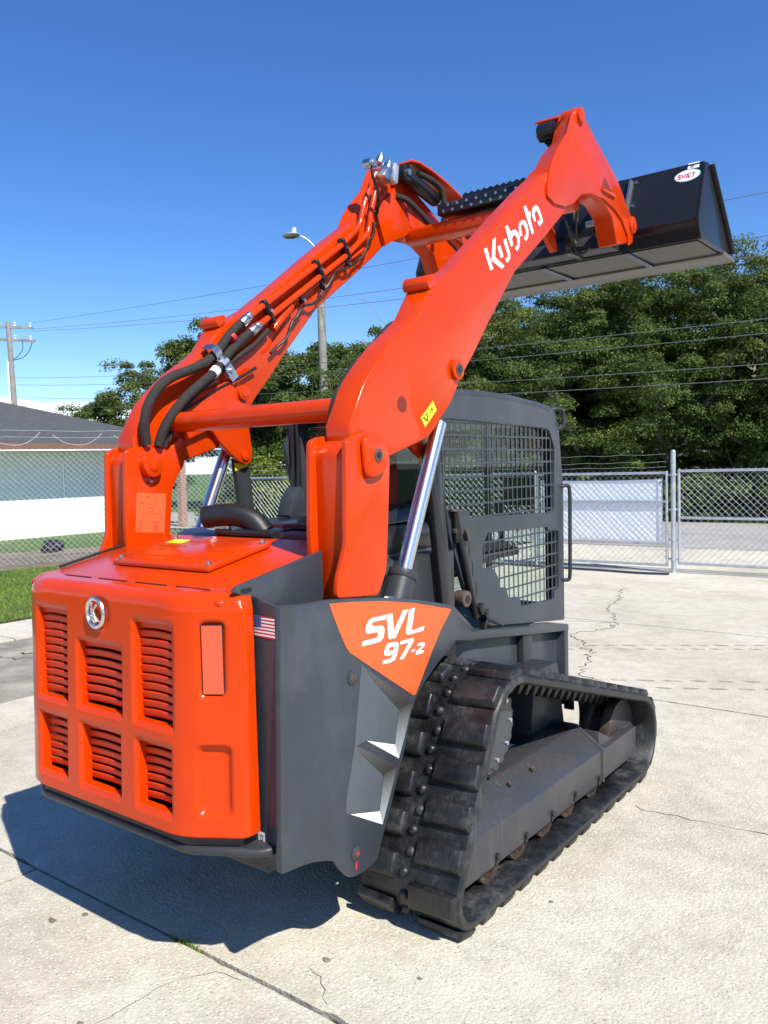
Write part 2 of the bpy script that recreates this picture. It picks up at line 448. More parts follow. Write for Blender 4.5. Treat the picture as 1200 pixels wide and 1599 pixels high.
# measured outlines in metres, (y, z) pairs on the loader's own planes
D = {
'K_poly': [[(-0.1099, 2.6761), (-0.0824, 2.6905), (-0.0285, 2.6072), (-0.0552, 2.594)], [(-0.0296, 2.7341), (-0.0026, 2.7499), (-0.0091, 2.6617), (0.0755, 2.6384), (0.0511, 2.6195), (-0.0432, 2.6401)], [(0.0115, 2.7101), (0.0368, 2.7254), (0.069, 2.6798), (0.0419, 2.6661)], [(0.0664, 2.752), (0.0944, 2.7657), (0.1097, 2.7416), (0.1307, 2.7073), (0.1315, 2.6863), (0.122, 2.6706), (0.098, 2.6557), (0.0852, 2.6655), (0.084, 2.6747), (0.1039, 2.6794), (0.1067, 2.6957), (0.0906, 2.717)], [(0.0867, 2.8161), (0.109, 2.8286), (0.1414, 2.8041), (0.1643, 2.8188), (0.1871, 2.8244), (0.2135, 2.8158), (0.2297, 2.7942), (0.2271, 2.7615), (0.2148, 2.7412), (0.1991, 2.7275), (0.1841, 2.7334), (0.1822, 2.7455), (0.1999, 2.7525), (0.2043, 2.7712), (0.1974, 2.7911), (0.1786, 2.7978), (0.1596, 2.7903), (0.1516, 2.7746), (0.1604, 2.7482), (0.1428, 2.737), (0.1108, 2.7732)], [(0.2213, 2.821), (0.2182, 2.8417), (0.2266, 2.8649), (0.2543, 2.8835), (0.2819, 2.8879), (0.3052, 2.8749), (0.3187, 2.8488), (0.3153, 2.819), (0.3028, 2.8019), (0.2882, 2.7925), (0.2727, 2.7994), (0.273, 2.8103), (0.2874, 2.8151), (0.2943, 2.8328), (0.2846, 2.8524), (0.2693, 2.8635), (0.2576, 2.8645), (0.2433, 2.8561), (0.2398, 2.8428), (0.2448, 2.8295), (0.2559, 2.8139), (0.2322, 2.8019)], [(0.2697, 2.9469), (0.2937, 2.9609), (0.3215, 2.9366), (0.3313, 2.9425), (0.3487, 2.9319), (0.3425, 2.9159), (0.3383, 2.9114), (0.3753, 2.8499), (0.3537, 2.8373), (0.3096, 2.8904)], [(0.3827, 2.9029), (0.3644, 2.9172), (0.3571, 2.9411), (0.3643, 2.9648), (0.3935, 2.9845), (0.4184, 2.9878), (0.4429, 2.972), (0.4632, 2.9469), (0.4778, 2.9239), (0.4579, 2.9121), (0.4535, 2.9055), (0.4321, 2.8934), (0.4158, 2.9065), (0.4119, 2.9131), (0.4354, 2.9202), (0.4416, 2.929), (0.4296, 2.9467), (0.4134, 2.9596), (0.401, 2.9604), (0.3883, 2.9502), (0.3862, 2.935), (0.3995, 2.9122)]],
'SVL': [[(-0.9306, 1.1981), (-0.9708, 1.198), (-1.004, 1.1999), (-1.0299, 1.1959), (-1.0443, 1.1825), (-1.0527, 1.1681), (-1.0514, 1.1549), (-1.0434, 1.1478), (-1.0319, 1.1466), (-0.9874, 1.1437), (-0.9804, 1.1395), (-0.9841, 1.1299), (-0.9906, 1.1237), (-1.0024, 1.1238), (-1.0695, 1.1258), (-1.077, 1.1089), (-0.9889, 1.1059), (-0.9698, 1.1067), (-0.9525, 1.1153), (-0.9435, 1.1344), (-0.9429, 1.1492), (-0.9483, 1.159), (-0.9626, 1.1638), (-1.0053, 1.1672), (-1.0145, 1.1731), (-1.0152, 1.179), (-1.007, 1.1835), (-0.9905, 1.1837), (-0.9328, 1.1815)], [(-0.9287, 1.1978), (-0.8926, 1.1969), (-0.8852, 1.1317), (-0.8265, 1.1977), (-0.791, 1.1963), (-0.8763, 1.103), (-0.9138, 1.1038), (-0.9208, 1.1126)], [(-0.7847, 1.1953), (-0.7474, 1.1958), (-0.7719, 1.1181), (-0.7694, 1.1124), (-0.7561, 1.1113), (-0.6859, 1.1159), (-0.6938, 1.0983), (-0.7885, 1.0994), (-0.8042, 1.1037), (-0.8117, 1.1127), (-0.8076, 1.1228)]],
'N97': [[(-0.9393, 1.0803), (-0.9267, 1.0898), (-0.9068, 1.0912), (-0.8668, 1.0855), (-0.8584, 1.0794), (-0.8572, 1.0707), (-0.8687, 1.0395), (-0.8846, 1.0215), (-0.9098, 1.0183), (-0.9588, 1.0204), (-0.9558, 1.0331), (-0.9191, 1.033), (-0.9041, 1.0345), (-0.8948, 1.0432), (-0.8931, 1.0606), (-0.889, 1.061), (-0.8853, 1.0669), (-0.8886, 1.073), (-0.9025, 1.0747), (-0.915, 1.0732), (-0.9202, 1.0677), (-0.9179, 1.0618), (-0.9031, 1.0607), (-0.8951, 1.0604), (-0.8977, 1.0438), (-0.9285, 1.0448), (-0.943, 1.0498), (-0.949, 1.0569), (-0.9446, 1.0694)], [(-0.8465, 1.0839), (-0.7599, 1.0825), (-0.762, 1.0682), (-0.8286, 1.0147), (-0.8553, 1.0171), (-0.7908, 1.0689), (-0.8479, 1.0729)], [(-0.7739, 1.0394), (-0.7536, 1.0379), (-0.7555, 1.029), (-0.7764, 1.0305)], [(-0.7357, 1.0524), (-0.7203, 1.0548), (-0.6927, 1.0528), (-0.6863, 1.0478), (-0.6889, 1.0372), (-0.7203, 1.0252), (-0.6951, 1.0216), (-0.6982, 1.0115), (-0.7502, 1.0135), (-0.7459, 1.0261), (-0.7055, 1.0394), (-0.7069, 1.0438), (-0.7397, 1.0453)]],
'tri': [(-1.2435, 1.2847), (-1.1103, 1.272), (-0.9426, 1.25), (-0.7498, 1.2143), (-0.4915, 1.1517), (-0.4918, 1.1435), (-0.5687, 1.08), (-0.6488, 0.988), (-0.7529, 0.8612), (-0.7681, 0.8607), (-0.9692, 0.9886), (-1.1394, 1.0978), (-1.16, 1.1203), (-1.1929, 1.1792)],
'fd1': [(-1.0497, 1.0228), (-0.7779, 0.8362), (-0.8647, 0.8297), (-1.0019, 0.9618)],
'ff1': [(-0.8647, 0.8297), (-0.7779, 0.8362), (-0.8323, 0.7194), (-0.872, 0.6469), (-0.8949, 0.7057)],
'fw1': [(-1.0602, 0.7674), (-0.8949, 0.7057), (-0.872, 0.6469)],
'fd2': [(-1.1167, 0.765), (-0.8814, 0.6219), (-0.9684, 0.6141), (-1.0885, 0.7243)],
'ff2': [(-0.9684, 0.6141), (-0.8814, 0.6219), (-0.9821, 0.4352), (-0.9975, 0.4903)],
'fw2': [(-1.1629, 0.5374), (-0.9975, 0.4893), (-0.9821, 0.4352)],
'flight': [(-1.0787, 1.0456), (-1.0495, 1.0218), (-1.0017, 0.9617), (-0.8644, 0.8296), (-0.8954, 0.7069), (-1.0599, 0.7683), (-1.1164, 0.7658), (-1.0883, 0.7233), (-0.9697, 0.6145), (-0.9988, 0.4907), (-1.1626, 0.5382), (-1.1874, 0.5485), (-1.1778, 0.6061), (-1.1316, 0.7561)],
'fender': [(-1.4742, 1.3081), (-1.3482, 1.2995), (-1.2443, 1.297), (-1.0851, 1.2808), (-0.9376, 1.261), (-0.7354, 1.2261), (-0.5573, 1.185), (-0.4476, 1.1529), (-0.4527, 1.0154), (-0.5175, 0.98), (-0.5896, 0.9502), (-0.669, 0.9031), (-0.7502, 0.8464), (-0.7911, 0.7821), (-0.8245, 0.6801), (-0.8736, 0.5847), (-0.9304, 0.4702), (-0.9725, 0.4014), (-1.0145, 0.3129), (-1.0748, 0.3046), (-1.1347, 0.3042), (-1.1747, 0.3166), (-1.211, 0.3567), (-1.2396, 0.3999), (-1.285, 0.4206), (-1.3513, 0.4433), (-1.4154, 0.4546), (-1.5031, 0.4641)],
'arm': [(-0.8485, 1.7688), (-0.632, 1.8303), (-0.5635, 1.8539), (-0.511, 1.8933), (-0.3964, 1.9937), (-0.3011, 2.1137), (-0.1971, 2.2202), (-0.0583, 2.3772), (0.1843, 2.6294), (0.5073, 2.8575), (0.7204, 3.0152), (0.842, 3.1158), (1.0457, 3.2027), (1.2532, 3.2079), (1.3857, 3.1525), (1.4616, 3.0108), (1.7036, 3.0706), (1.7279, 3.1835), (1.5915, 3.3005), (1.4906, 3.3795), (1.335, 3.4505), (1.1605, 3.5237), (1.0217, 3.5906), (0.9717, 3.6216), (0.8886, 3.611), (0.8068, 3.5614), (0.6434, 3.4895), (0.6113, 3.4102), (0.5647, 3.3179), (0.4343, 3.2189), (0.3843, 3.1505), (0.1215, 2.9734), (-0.1108, 2.8036), (-0.3225, 2.6437), (-0.5109, 2.5085), (-0.5317, 2.4473), (-0.6262, 2.3216), (-0.7017, 2.2633), (-0.7866, 2.2105), (-0.8687, 2.1434), (-0.9481, 2.0676), (-0.9871, 2.0194), (-1.0186, 1.9613), (-1.0609, 1.8881)],
'lobe': [(-0.4025, 2.0728), (-0.3908, 1.9448), (-0.3746, 1.8158), (-0.4167, 1.7613), (-0.4841, 1.7938), (-0.5807, 1.8691)],
'tower': [(-1.1174, 1.8247), (-1.0961, 1.8404), (-1.0425, 1.8569), (-0.9877, 1.867), (-0.9321, 1.8544), (-0.8948, 1.8271), (-0.8659, 1.7686), (-0.8818, 1.5688), (-0.9021, 1.3579), (-0.9559, 1.2706), (-1.1875, 1.292), (-1.178, 1.3566), (-1.129, 1.4682)],
'towerL': [(-1.1285, 1.831), (-1.0884, 1.8479), (-1.0143, 1.8539), (-0.9348, 1.8486), (-0.8929, 1.8314), (-0.8546, 1.8755), (-0.8201, 1.9054), (-0.8015, 1.8255), (-0.8118, 1.7661), (-0.8588, 1.7078), (-0.8829, 1.6614), (-0.9112, 1.4457), (-1.148, 1.4287)],
'schem': [(-1.0783, 1.6513), (-0.9202, 1.6394), (-0.9393, 1.4627), (-1.0934, 1.4776)],
'pinL': [(-1.0088, 1.7683)],
'tf_face': [(-0.7248, 0.3232), (0.5335, 0.2796), (0.5542, 0.1363), (-0.8032, 0.1579)],
'tf_ridge': [(-0.4273, 0.4144), (0.0776, 0.4226), (0.5555, 0.3953), (0.9041, 0.2339)],
'tf_front': [(0.5578, 0.2724), (1.0223, 0.2828), (1.019, 0.1345), (0.5542, 0.1363)],
'rollers': [(-0.4739, 0.0831), (-0.2426, 0.098), (0.0348, 0.0928), (0.2834, 0.0882), (0.5279, 0.0905)],
'rbolts': [(-0.5056, 0.1732), (-0.2593, 0.165), (-0.0072, 0.168), (0.2397, 0.1714), (0.5222, 0.1565)],
'idler': [(1.1425, 0.2269), (0.9519, 0.279), (1.1454, 0.3541), (1.3236, 0.0828)],
'sprocket': [(-0.2821, 0.7096), (-0.2193, 0.5683), (-0.3451, 0.473), (-0.4237, 0.5055)],
'pins_arm': [(-0.3564, 2.1334), (-0.7468, 1.9719), (-0.96, 1.7786), (0.8873, 3.5645)],
'sticker': [(-0.6254, 1.9252), (-0.5365, 1.997), (-0.51, 1.9599), (-0.5955, 1.8885)],
'hoseA': [(-1.0187, 1.8617), (-1.0324, 1.9291), (-1.0331, 1.9853), (-1.0095, 2.0538), (-0.951, 2.1251), (-0.8782, 2.1703), (-0.7889, 2.2033), (-0.6959, 2.2436), (-0.6397, 2.2757), (-0.5732, 2.3278), (-0.504, 2.4031), (-0.4249, 2.4687)],
'hoseB': [(-0.9569, 1.8564), (-0.9357, 1.9313), (-0.8933, 2.0018), (-0.8169, 2.081), (-0.7233, 2.1518), (-0.6429, 2.2058), (-0.5931, 2.2464), (-0.5249, 2.3079), (-0.4375, 2.3792), (-0.3658, 2.4316)],
'hoseC': [(-0.9148, 1.8509), (-0.8969, 1.9264), (-0.8352, 2.004), (-0.7096, 2.1168), (-0.5954, 2.1972), (-0.4672, 2.2884), (-0.3331, 2.3712), (-0.2294, 2.4573)],
'wire': [(-0.8922, 1.8743), (-0.8445, 1.9627), (-0.7821, 2.0297), (-0.6801, 2.0824), (-0.582, 2.1368), (-0.4633, 2.1883), (-0.3294, 2.2558)],
'wire2': [(-0.2207, 2.3403), (-0.1073, 2.4349), (-0.0444, 2.5298), (0.0293, 2.611), (0.1237, 2.6486), (0.2124, 2.7318), (0.3161, 2.8447), (0.4322, 2.8976), (0.5412, 2.9615), (0.612, 3.057), (0.6579, 3.1189), (0.7056, 3.2121), (0.689, 3.2688)],
'tube1': [(-0.362, 2.5148), (-0.2707, 2.5592), (-0.2703, 2.569), (0.1215, 2.8386), (0.3563, 2.9989), (0.5369, 3.1454), (0.5648, 3.2402), (0.5595, 3.2574), (0.6029, 3.3295), (0.6465, 3.3961)],
'tube2': [(-0.3201, 2.4626), (-0.2272, 2.5065), (-0.2359, 2.5184), (0.1723, 2.7954), (0.3998, 2.9497), (0.621, 3.1262), (0.6375, 3.227), (0.6651, 3.3446), (0.6985, 3.3967), (0.7266, 3.4416)],
'tube3': [(-0.172, 2.4872), (-0.0096, 2.6428), (0.1708, 2.7602), (0.41, 2.919), (0.5926, 3.0308)],
'clamps': [(-0.2437, 2.5499), (0.1631, 2.8286), (0.3901, 2.9912)],
'clamps2': [(0.0258, 2.648), (0.1972, 2.754), (0.4213, 2.9138)],
'silver': [(-0.5998, 2.2763)],
'silver2': [(-0.5163, 2.2249)],
'ferr': [(-0.3807, 2.4901), (-0.3432, 2.4438)],
'boss': [(-0.4277, 2.1242)],
'valve': [(0.756, 3.5123), (0.6111, 3.5293), (0.8596, 3.5336), (0.7275, 3.5927), (0.8027, 3.6075)],
'guard': [(0.8386, 3.5457), (1.0341, 3.6397), (1.1889, 3.6433), (1.3498, 3.6108), (1.6129, 3.5389), (1.5157, 3.4909)],
'tiltcyl': [(0.8767, 3.5167), (1.0717, 3.4835), (1.1922, 3.4606), (1.3541, 3.3839)],
'sidepanel': [(-1.5628, 1.368), (-1.2556, 1.4234), (-1.233, 1.2797), (-1.3579, 1.2766), (-1.4776, 1.3257)],
'flag': [(0.6123, 1.2748), (0.7255, 1.285), (0.7251, 1.2133), (0.612, 1.2073)],
'step': [(0.4221, 3.0267), (0.6096, 3.1301), (0.9823, 3.2646)],
'wT': [(-0.1568, 1.9449), (-0.1028, 1.9525), (0.8644, 1.9321), (0.944, 1.9198), (1.0065, 1.8199), (0.9963, 1.4826), (0.9461, 1.46), (0.0781, 1.4857), (0.0676, 1.52), (-0.1346, 1.5372), (-0.1747, 1.7511)],
'wB': [(0.2399, 1.3993), (0.9111, 1.3794), (0.9105, 1.3614), (1.051, 1.3471), (1.0412, 1.0191), (0.982, 1.0122), (0.9805, 0.9647), (0.5843, 0.9802), (0.5644, 1.0344), (0.4451, 1.0412), (0.4198, 1.1045), (0.3592, 1.1027), (0.3414, 1.1638), (0.2974, 1.2144), (0.19, 1.2266), (0.1875, 1.331)],
'cabside': [(-0.1146, 2.0713), (0.0133, 2.0907), (0.2518, 2.0928), (0.5148, 2.0886), (0.8064, 2.0699), (0.9481, 2.0555), (1.0292, 2.0194), (1.0685, 1.9298), (1.1185, 1.5985), (1.1129, 0.8216), (0.2426, 0.932), (0.0623, 1.0495), (-0.0607, 1.3089), (-0.107, 1.4027), (-0.1677, 1.6554), (-0.2, 1.7772), (-0.2131, 1.8431)],
'strut': [(-0.0904, 1.5204), (-0.0456, 1.3685), (0.0117, 1.2118), (0.081, 1.0024)],
'vent1': [(-0.3992, 1.3335), (-0.2703, 1.3326), (-0.238, 1.3042), (-0.2499, 1.2866), (-0.4011, 1.2852)],
'tipplate': [(0.5304, 3.1587), (0.5108, 3.1019), (0.5153, 3.0565), (0.5936, 3.039), (0.7203, 3.053), (0.8269, 3.0946), (0.9247, 3.1654), (1.0539, 3.2014), (1.2348, 3.2155), (1.3939, 3.1996), (1.5101, 3.1649), (1.6037, 3.0915), (1.6112, 3.0331), (1.6742, 3.0584), (1.713, 3.1783), (1.6334, 3.2303), (1.4636, 3.3384), (1.15, 3.4788), (0.9776, 3.5572), (0.9508, 3.6043), (0.8615, 3.5988), (0.8271, 3.5696), (0.7575, 3.4397), (0.6394, 3.3247), (0.5753, 3.2436)],
'slot': [(1.2457, 3.3391), (1.1898, 3.2631), (1.3793, 3.2687)],
'rodR': [(-0.4352, 1.8612), (-0.7024, 1.3059)],
'rodL': [(-0.5388, 1.771), (-0.6875, 1.4467)],
'linkR': [(-0.3425, 1.7576), (-0.2571, 1.7569), (-0.1602, 1.1151), (-0.2397, 1.1267)],
'linkL': [(-0.543, 1.7682), (-0.4238, 1.7669), (-0.3602, 1.5066), (-0.457, 1.5125)],
'beam': [(1.0597, 3.2185), (1.1552, 3.0885), (0.2029, 2.9025)],
'stepY': [(-0.2548, 3.2501), (-0.2391, 3.3176), (0.1551, 3.3489), (0.1794, 3.2766)],
'swict': [(0.97, 1.95, 3.493), (0.955, 2.0, 3.509)],
'flagpx': [(0.65, -1.482, 1.239), (0.7, -1.531, 1.252)],
'exh': [(-0.394, -0.805, 1.55), (-0.248, -0.772, 1.55), (0.355, -1.232, 1.55), (0.405, -1.442, 1.55)],
'zim': [(-0.4601, 1.578), (-0.3784, 1.5783), (-0.4256, 1.5279)],
'bb': [(-1.1282, 1.0097), (-1.133, 0.3863)],
'exh2': [(-0.9617, 1.5452), (-0.8807, 1.5507), (-0.8933, 1.5119)],
'flag2': [(0.5858, 1.2684), (0.7006, 1.2788), (0.7002, 1.2061), (0.5855, 1.2), (0.5756, 0.5493), (0.6144, 0.5592), (0.6124, 0.5163), (0.5499, 0.7631), (0.6934, 0.7926), (0.5752, 1.2924)],
'hoodplate': [(-1.5489, 1.3711), (-1.5246, 1.372), (-1.2394, 1.4254), (-1.2168, 1.2762), (-1.3427, 1.273), (-1.4633, 1.3225)],
}
# ================================================================== ground
def concrete(name, tint=1.0, worn_=0.0):
    m, n, b, l = newmat(name)
    big = add_noise(n, l, 0.55, 7, 0.62, 'World')
    c = ramp(n, l, big, [(0.30, (0.41*tint, 0.38*tint, 0.30*tint)), (0.5, (0.53*tint, 0.492*tint, 0.39*tint)), (0.72, (0.60*tint, 0.565*tint, 0.465*tint))])
    mid = add_noise(n, l, 7, 6, 0.7, 'World')
    c = mixc(n, l, 0.75, c, ramp(n, l, mid, [(0.3, (0.78, 0.77, 0.75)), (0.6, (1.06, 1.06, 1.05))]), 'MULTIPLY')
    def stones(scale, lo, hi, colr, thr, strength):
        v = n.nodes.new('ShaderNodeTexVoronoi'); v.inputs['Scale'].default_value = scale
        g = n.nodes.new('ShaderNodeNewGeometry'); l(g.outputs['Position'], v.inputs['Vector'])
        sepc = n.nodes.new('ShaderNodeSeparateColor'); l(v.outputs['Color'], sepc.inputs['Color'])
        pick = n.nodes.new('ShaderNodeMath'); pick.operation = 'GREATER_THAN'; pick.inputs[1].default_value = thr
        l(sepc.outputs['Red'], pick.inputs[0])
        rad = n.nodes.new('ShaderNodeMapRange'); rad.inputs['From Min'].default_value = hi; rad.inputs['From Max'].default_value = lo
        rad.inputs['To Max'].default_value = strength
        l(v.outputs['Distance'], rad.inputs['Value'])
        mu = n.nodes.new('ShaderNodeMath'); mu.operation = 'MULTIPLY'
        l(pick.outputs[0], mu.inputs[0]); l(rad.outputs['Result'], mu.inputs[1])
        return mu.outputs[0], colr, v.outputs['Distance']
    bumps = None
    for a in ((80, .20, .40, (0.76, 0.74, 0.69), .58, .75), (100, .18, .34, (0.15, 0.13, 0.10), .80, .85), (52, .12, .26, (0.27, 0.22, 0.16), .88, .75), (170, .2, .4, (0.26, 0.235, 0.19), .66, .6)):
        f, colr, dd = stones(*a)
        c = mixc(n, l, f, c, colr)
        bumps = bumps or dd
    # old stains
    st = add_noise(n, l, 1.7, 5, 0.6, 'World')
    c = mixc(n, l, ramp(n, l, st, [(0.60, (0, 0, 0)), (0.74, (0.45+worn_,)*3)]), c, (0.30, 0.26, 0.20))
    l(c, b.inputs['Base Color'])
    b.inputs['Roughness'].default_value = 0.85
    b.inputs['Specular IOR Level'].default_value = 0.25
    mxx = n.nodes.new('ShaderNodeMath'); mxx.operation = 'ADD'
    l(bumps, mxx.inputs[0]); l(mid, mxx.inputs[1])
    add_bump(n, l, b, mxx.outputs[0], 0.45, 0.005)
    return m
M['concrete'] = concrete('yard_concrete')
M['concrete2'] = concrete('pale_concrete', 1.06)
M['limerock'] = concrete('limerock_apron', 1.10, .1)

def noisy(name, stops, scale, rough=0.9, bump=0.4, bscale=40, detail=8):
    m, n, b, l = newmat(name)
    f = add_noise(n, l, scale, detail, 0.68, 'World')
    l(ramp(n, l, f, stops), b.inputs['Base Color'])
    b.inputs['Roughness'].default_value = rough
    b.inputs['Specular IOR Level'].default_value = 0.25
    if bump: add_bump(n, l, b, add_noise(n, l, bscale, 5, 0.6, 'World'), bump, 0.02)
    return m
M['asphalt'] = noisy('worn_asphalt', [(0.35, (0.19, 0.175, 0.15)), (0.5, (0.30, 0.275, 0.225)), (0.7, (0.44, 0.40, 0.32))], 1.6)
M['road'] = noisy('road_surface', [(0.3, (0.30, 0.29, 0.265)), (0.7, (0.42, 0.40, 0.36))], 1.2)
M['turf'] = noisy('turf_soil', [(0.3, (0.055, 0.10, 0.022)), (0.55, (0.10, 0.17, 0.035)), (0.75, (0.19, 0.21, 0.07))], 1.5, bump=0.8, bscale=30)
M['dirt'] = noisy('bare_dirt', [(0.3, (0.14, 0.11, 0.075)), (0.6, (0.27, 0.22, 0.16)), (0.75, (0.12, 0.15, 0.05))], 1.8)
M['joint'] = noisy('joint_filler', [(0.35, (0.015, 0.013, 0.010)), (0.6, (0.05, 0.042, 0.03)), (0.75, (0.13, 0.11, 0.08))], 9)
M['crack'] = simple('crack_shadow', (0.035, 0.03, 0.025), 1.0, spec=0.0)

b = B(); b.add([(-700,-700,-.16),(700,-700,-.16),(700,700,-.16),(-700,700,-.16)], [(0,1,2,3)]); struct(obj('ground', b, 'turf'))
b = B(); b.add([(-7.2,-14,-.021),(14,-14,-.021),(14,7.9,-.021),(-7.2,7.9,-.021)], [(0,1,2,3)]); yard = struct(obj('concrete_yard', b, 'joint'))

def slab(x0, x1, y0, y1, mat='concrete', h=0.0, name='slab'):
    """slab with slightly chipped, wandering edges"""
    pts = []
    def edge(a, c, n):
        for k in range(n):
            t = k/n; yield Vector(a)*(1-t)+Vector(c)*t
    g = .008
    cs = [(x0+g,y0+g),(x1-g,y0+g),(x1-g,y1-g),(x0+g,y1-g)]
    for i in range(4):
        a, c = cs[i], cs[(i+1) % 4]
        ln = (Vector(c)-Vector(a)).length; n = max(4, int(ln/.05))
        nd = Vector((-(c[1]-a[1]), c[0]-a[0])).normalized()
        w = 0
        for k, p in enumerate(edge(a, c, n)):
            w = .6*w+random.gauss(0, .0016)
            chip = random.uniform(.003, .009) if random.random() < .05 else 0
            p = p+nd*(abs(w)+chip); pts.append((p.x, p.y))
    b = B(); n = len(pts)
    cx = sum(p[0] for p in pts)/n; cy = sum(p[1] for p in pts)/n
    V = [(x, y, h) for x, y in pts]+[(x+(x-cx)*-.0, y, h-.12) for x, y in pts]
    b.add(V, [tuple(range(n))]+[(i, n+i, n+(i+1) % n, (i+1) % n) for i in range(n)])
    o = obj(name, b, mat, yard, recalc=True, bevel=0)
    return o
xs_n = [-2.93, 3.05, 9.0]
for i in range(2):
    slab(xs_n[i], xs_n[i+1], -1.42, 2.56); slab(xs_n[i], xs_n[i+1], 2.56, 5.21); slab(xs_n[i], xs_n[i+1], 5.21, 7.65)
xs_s = [-2.93, -.883, 2.05, 5.0]
for i in range(3):
    slab(xs_s[i], xs_s[i+1], -5.4, -1.42); slab(xs_s[i], xs_s[i+1], -9.4, -5.4)
for y0, y1 in ((-9,-5),(-5,-1.42),(-1.42,2.56),(2.56,7.65)):
    slab(-3.62, -2.93, y0, y1, 'concrete2', 0.0, 'edge_slab')
for y0, y1 in ((-12,-4),(-4,1.2),(1.2,7.65)):
    slab(-6.88, -5.86, y0, y1, 'concrete2', .012, 'kerb_slab')
b = B(); b.add([(-5.86,-14,-.006),(-3.62,-14,-.006),(-3.62,7.65,-.006),(-5.86,7.65,-.006)], [(0,1,2,3)]); struct(obj('asphalt_lane', b, 'asphalt'))
b = B(); b.add([(-5.9,7.64,-.008),(16,7.64,-.008),(16,13.6,-.02),(-5.9,13.6,-.02)], [(0,1,2,3)]); struct(obj('limerock_apron', b, 'limerock'))
b = B(); b.add([(-90,13.2,-.012),(90,13.6,-.012),(90,20.6,-.012),(-90,20.2,-.012)], [(0,1,2,3)]); struct(obj('road', b, 'road'))
b = B(); b.add([(-60,-60,-.035),(-6.88,-60,-.035),(-6.88,13.2,-.035),(-60,13.2,-.035)], [(0,1,2,3)]); struct(obj('lawn', b, 'turf'))
b = B(); b.add([(-21.5,-10,-.030),(-17.0,-10,-.030),(-11.0,9.3,-.030),(-15.0,9.3,-.030)], [(0,1,2,3)]); struct(obj('dirt_strip', b, 'dirt'))

# cracks: wandering hairlines with a real outline
def crack(pts, w, seed, z=.0018, jit=.02):
    rr = random.Random(seed); P = [Vector(p) for p in pts]; out = []
    for i in range(len(P)-1):
        ln = (P[i+1]-P[i]).length; n = max(3, int(ln/.05)); d = (P[i+1]-P[i])/n; nd = Vector((-d.y, d.x)).normalized()
        for k in range(n): out.append(P[i]+d*k+nd*rr.gauss(0, jit))
    out.append(P[-1]); b = B(); n = len(out)
    for i, p in enumerate(out):
        d = (out[min(n-1, i+1)]-out[max(0, i-1)]).normalized(); nd = Vector((-d.y, d.x))*w*rr.uniform(.3, 1.3)
        b.v += [(p.x+nd.x, p.y+nd.y, z), (p.x-nd.x, p.y-nd.y, z)]
    b.f = [(2*i, 2*i+2, 2*i+3, 2*i+1) for i in range(n-1)]
    return obj('crack', b, 'crack', yard, recalc=False)
crack([(-1.652,7.64),(-1.35,6.6),(-1.25,6.0),(-.95,5.5),(-.734,4.945),(-.98,4.4),(-.45,3.75),(-.35,3.3),(-.22,2.95),(-.117,2.83)], .006, 1, jit=.03)
crack([(1.049,.646),(1.2,.655),(1.38,.681),(1.66,.704),(2.2,.75)], .0022, 2, jit=.012)
crack([(-1.345,5.05),(-.9,5.16),(-.734,4.98)], .004, 3, jit=.012)
crack([(.46,-1.45),(.344,-1.47),(.26,-1.585),(.255,-1.83),(.20,-2.0)], .0008, 4, jit=.008)
crack([(.60,-1.26),(.70,-1.30),(.78,-1.38)], .0010, 5, jit=.006)
crack([(-5.2,.9),(-4.75,1.25),(-4.4,1.2),(-3.9,1.9)], .01, 6, jit=.03)
crack([(-5.6,.5),(-5.0,.75),(-4.6,1.15)], .008, 7, jit=.03)

# tread prints left on the concrete
M['print'] = None
def printmat():
    m, n, b, l = newmat('dusty_tread_print')
    out = n.nodes['Material Output']; t = n.nodes.new('ShaderNodeBsdfTransparent'); mxx = n.nodes.new('ShaderNodeMixShader')
    b.inputs['Base Color'].default_value = (0.36, 0.28, 0.20, 1); b.inputs['Roughness'].default_value = .9
    f = add_noise(n, l, 9, 5, .7, 'World')
    l(ramp(n, l, f, [(.34, (0, 0, 0)), (.60, (.75, .75, .75))]), mxx.inputs['Fac'])
    l(t.outputs['BSDF'], mxx.inputs[1]); l(b.outputs['BSDF'], mxx.inputs[2]); l(mxx.outputs['Shader'], out.inputs['Surface'])
    return m
M['print'] = printmat()
b = B()
def prints(p0, p1, n, off, sz):
    p0 = Vector(p0); p1 = Vector(p1); d = (p1-p0).normalized(); nd = Vector((-d.y, d.x))
    for k in range(n):
        for r_ in range(2):
            c = p0+(p1-p0)*((k+.5*r_)/n)+nd*(r_*off)
            j = random.uniform(.8, 1.1)
            a = d*sz*j; e = nd*sz*.42*j+d*sz*-.35
            q = [c-a-e, c+a-e*.8, c+a*.9+e, c-a+e*.9]
            rp_ = roundpoly([(v.x, v.y) for v in q], .03, 2)
            b.add([(x, y, .0022) for x, y in rp_], [tuple(range(len(rp_)))])
prints((-1.3,3.42), (2.6,5.72), 27, .16, .058)
prints((-.25,2.52), (2.4,3.95), 15, .22, .065)
o = obj('tread_print', b, 'print', yard, recalc=False); o['kind'] = 'stuff'
# small flat chips and a weed in the joint
for k, (x, y, s_) in enumerate(((.62,-1.20,.012),(-.43,-1.62,.014),(-.36,-1.52,.010),(.95,-1.1,.006),(1.1,-.4,.006),(.2,-1.9,.008))):
    b = B(); n = 7; pts = [(x+s_*random.uniform(.6,1.3)*math.cos(2*math.pi*i/n)*1.5, y+s_*random.uniform(.6,1.2)*math.sin(2*math.pi*i/n)) for i in range(n)]
    b.pz(pts, .0005, .006); c = obj('stone_chip', b, 'dirt', yard, bevel=.001)

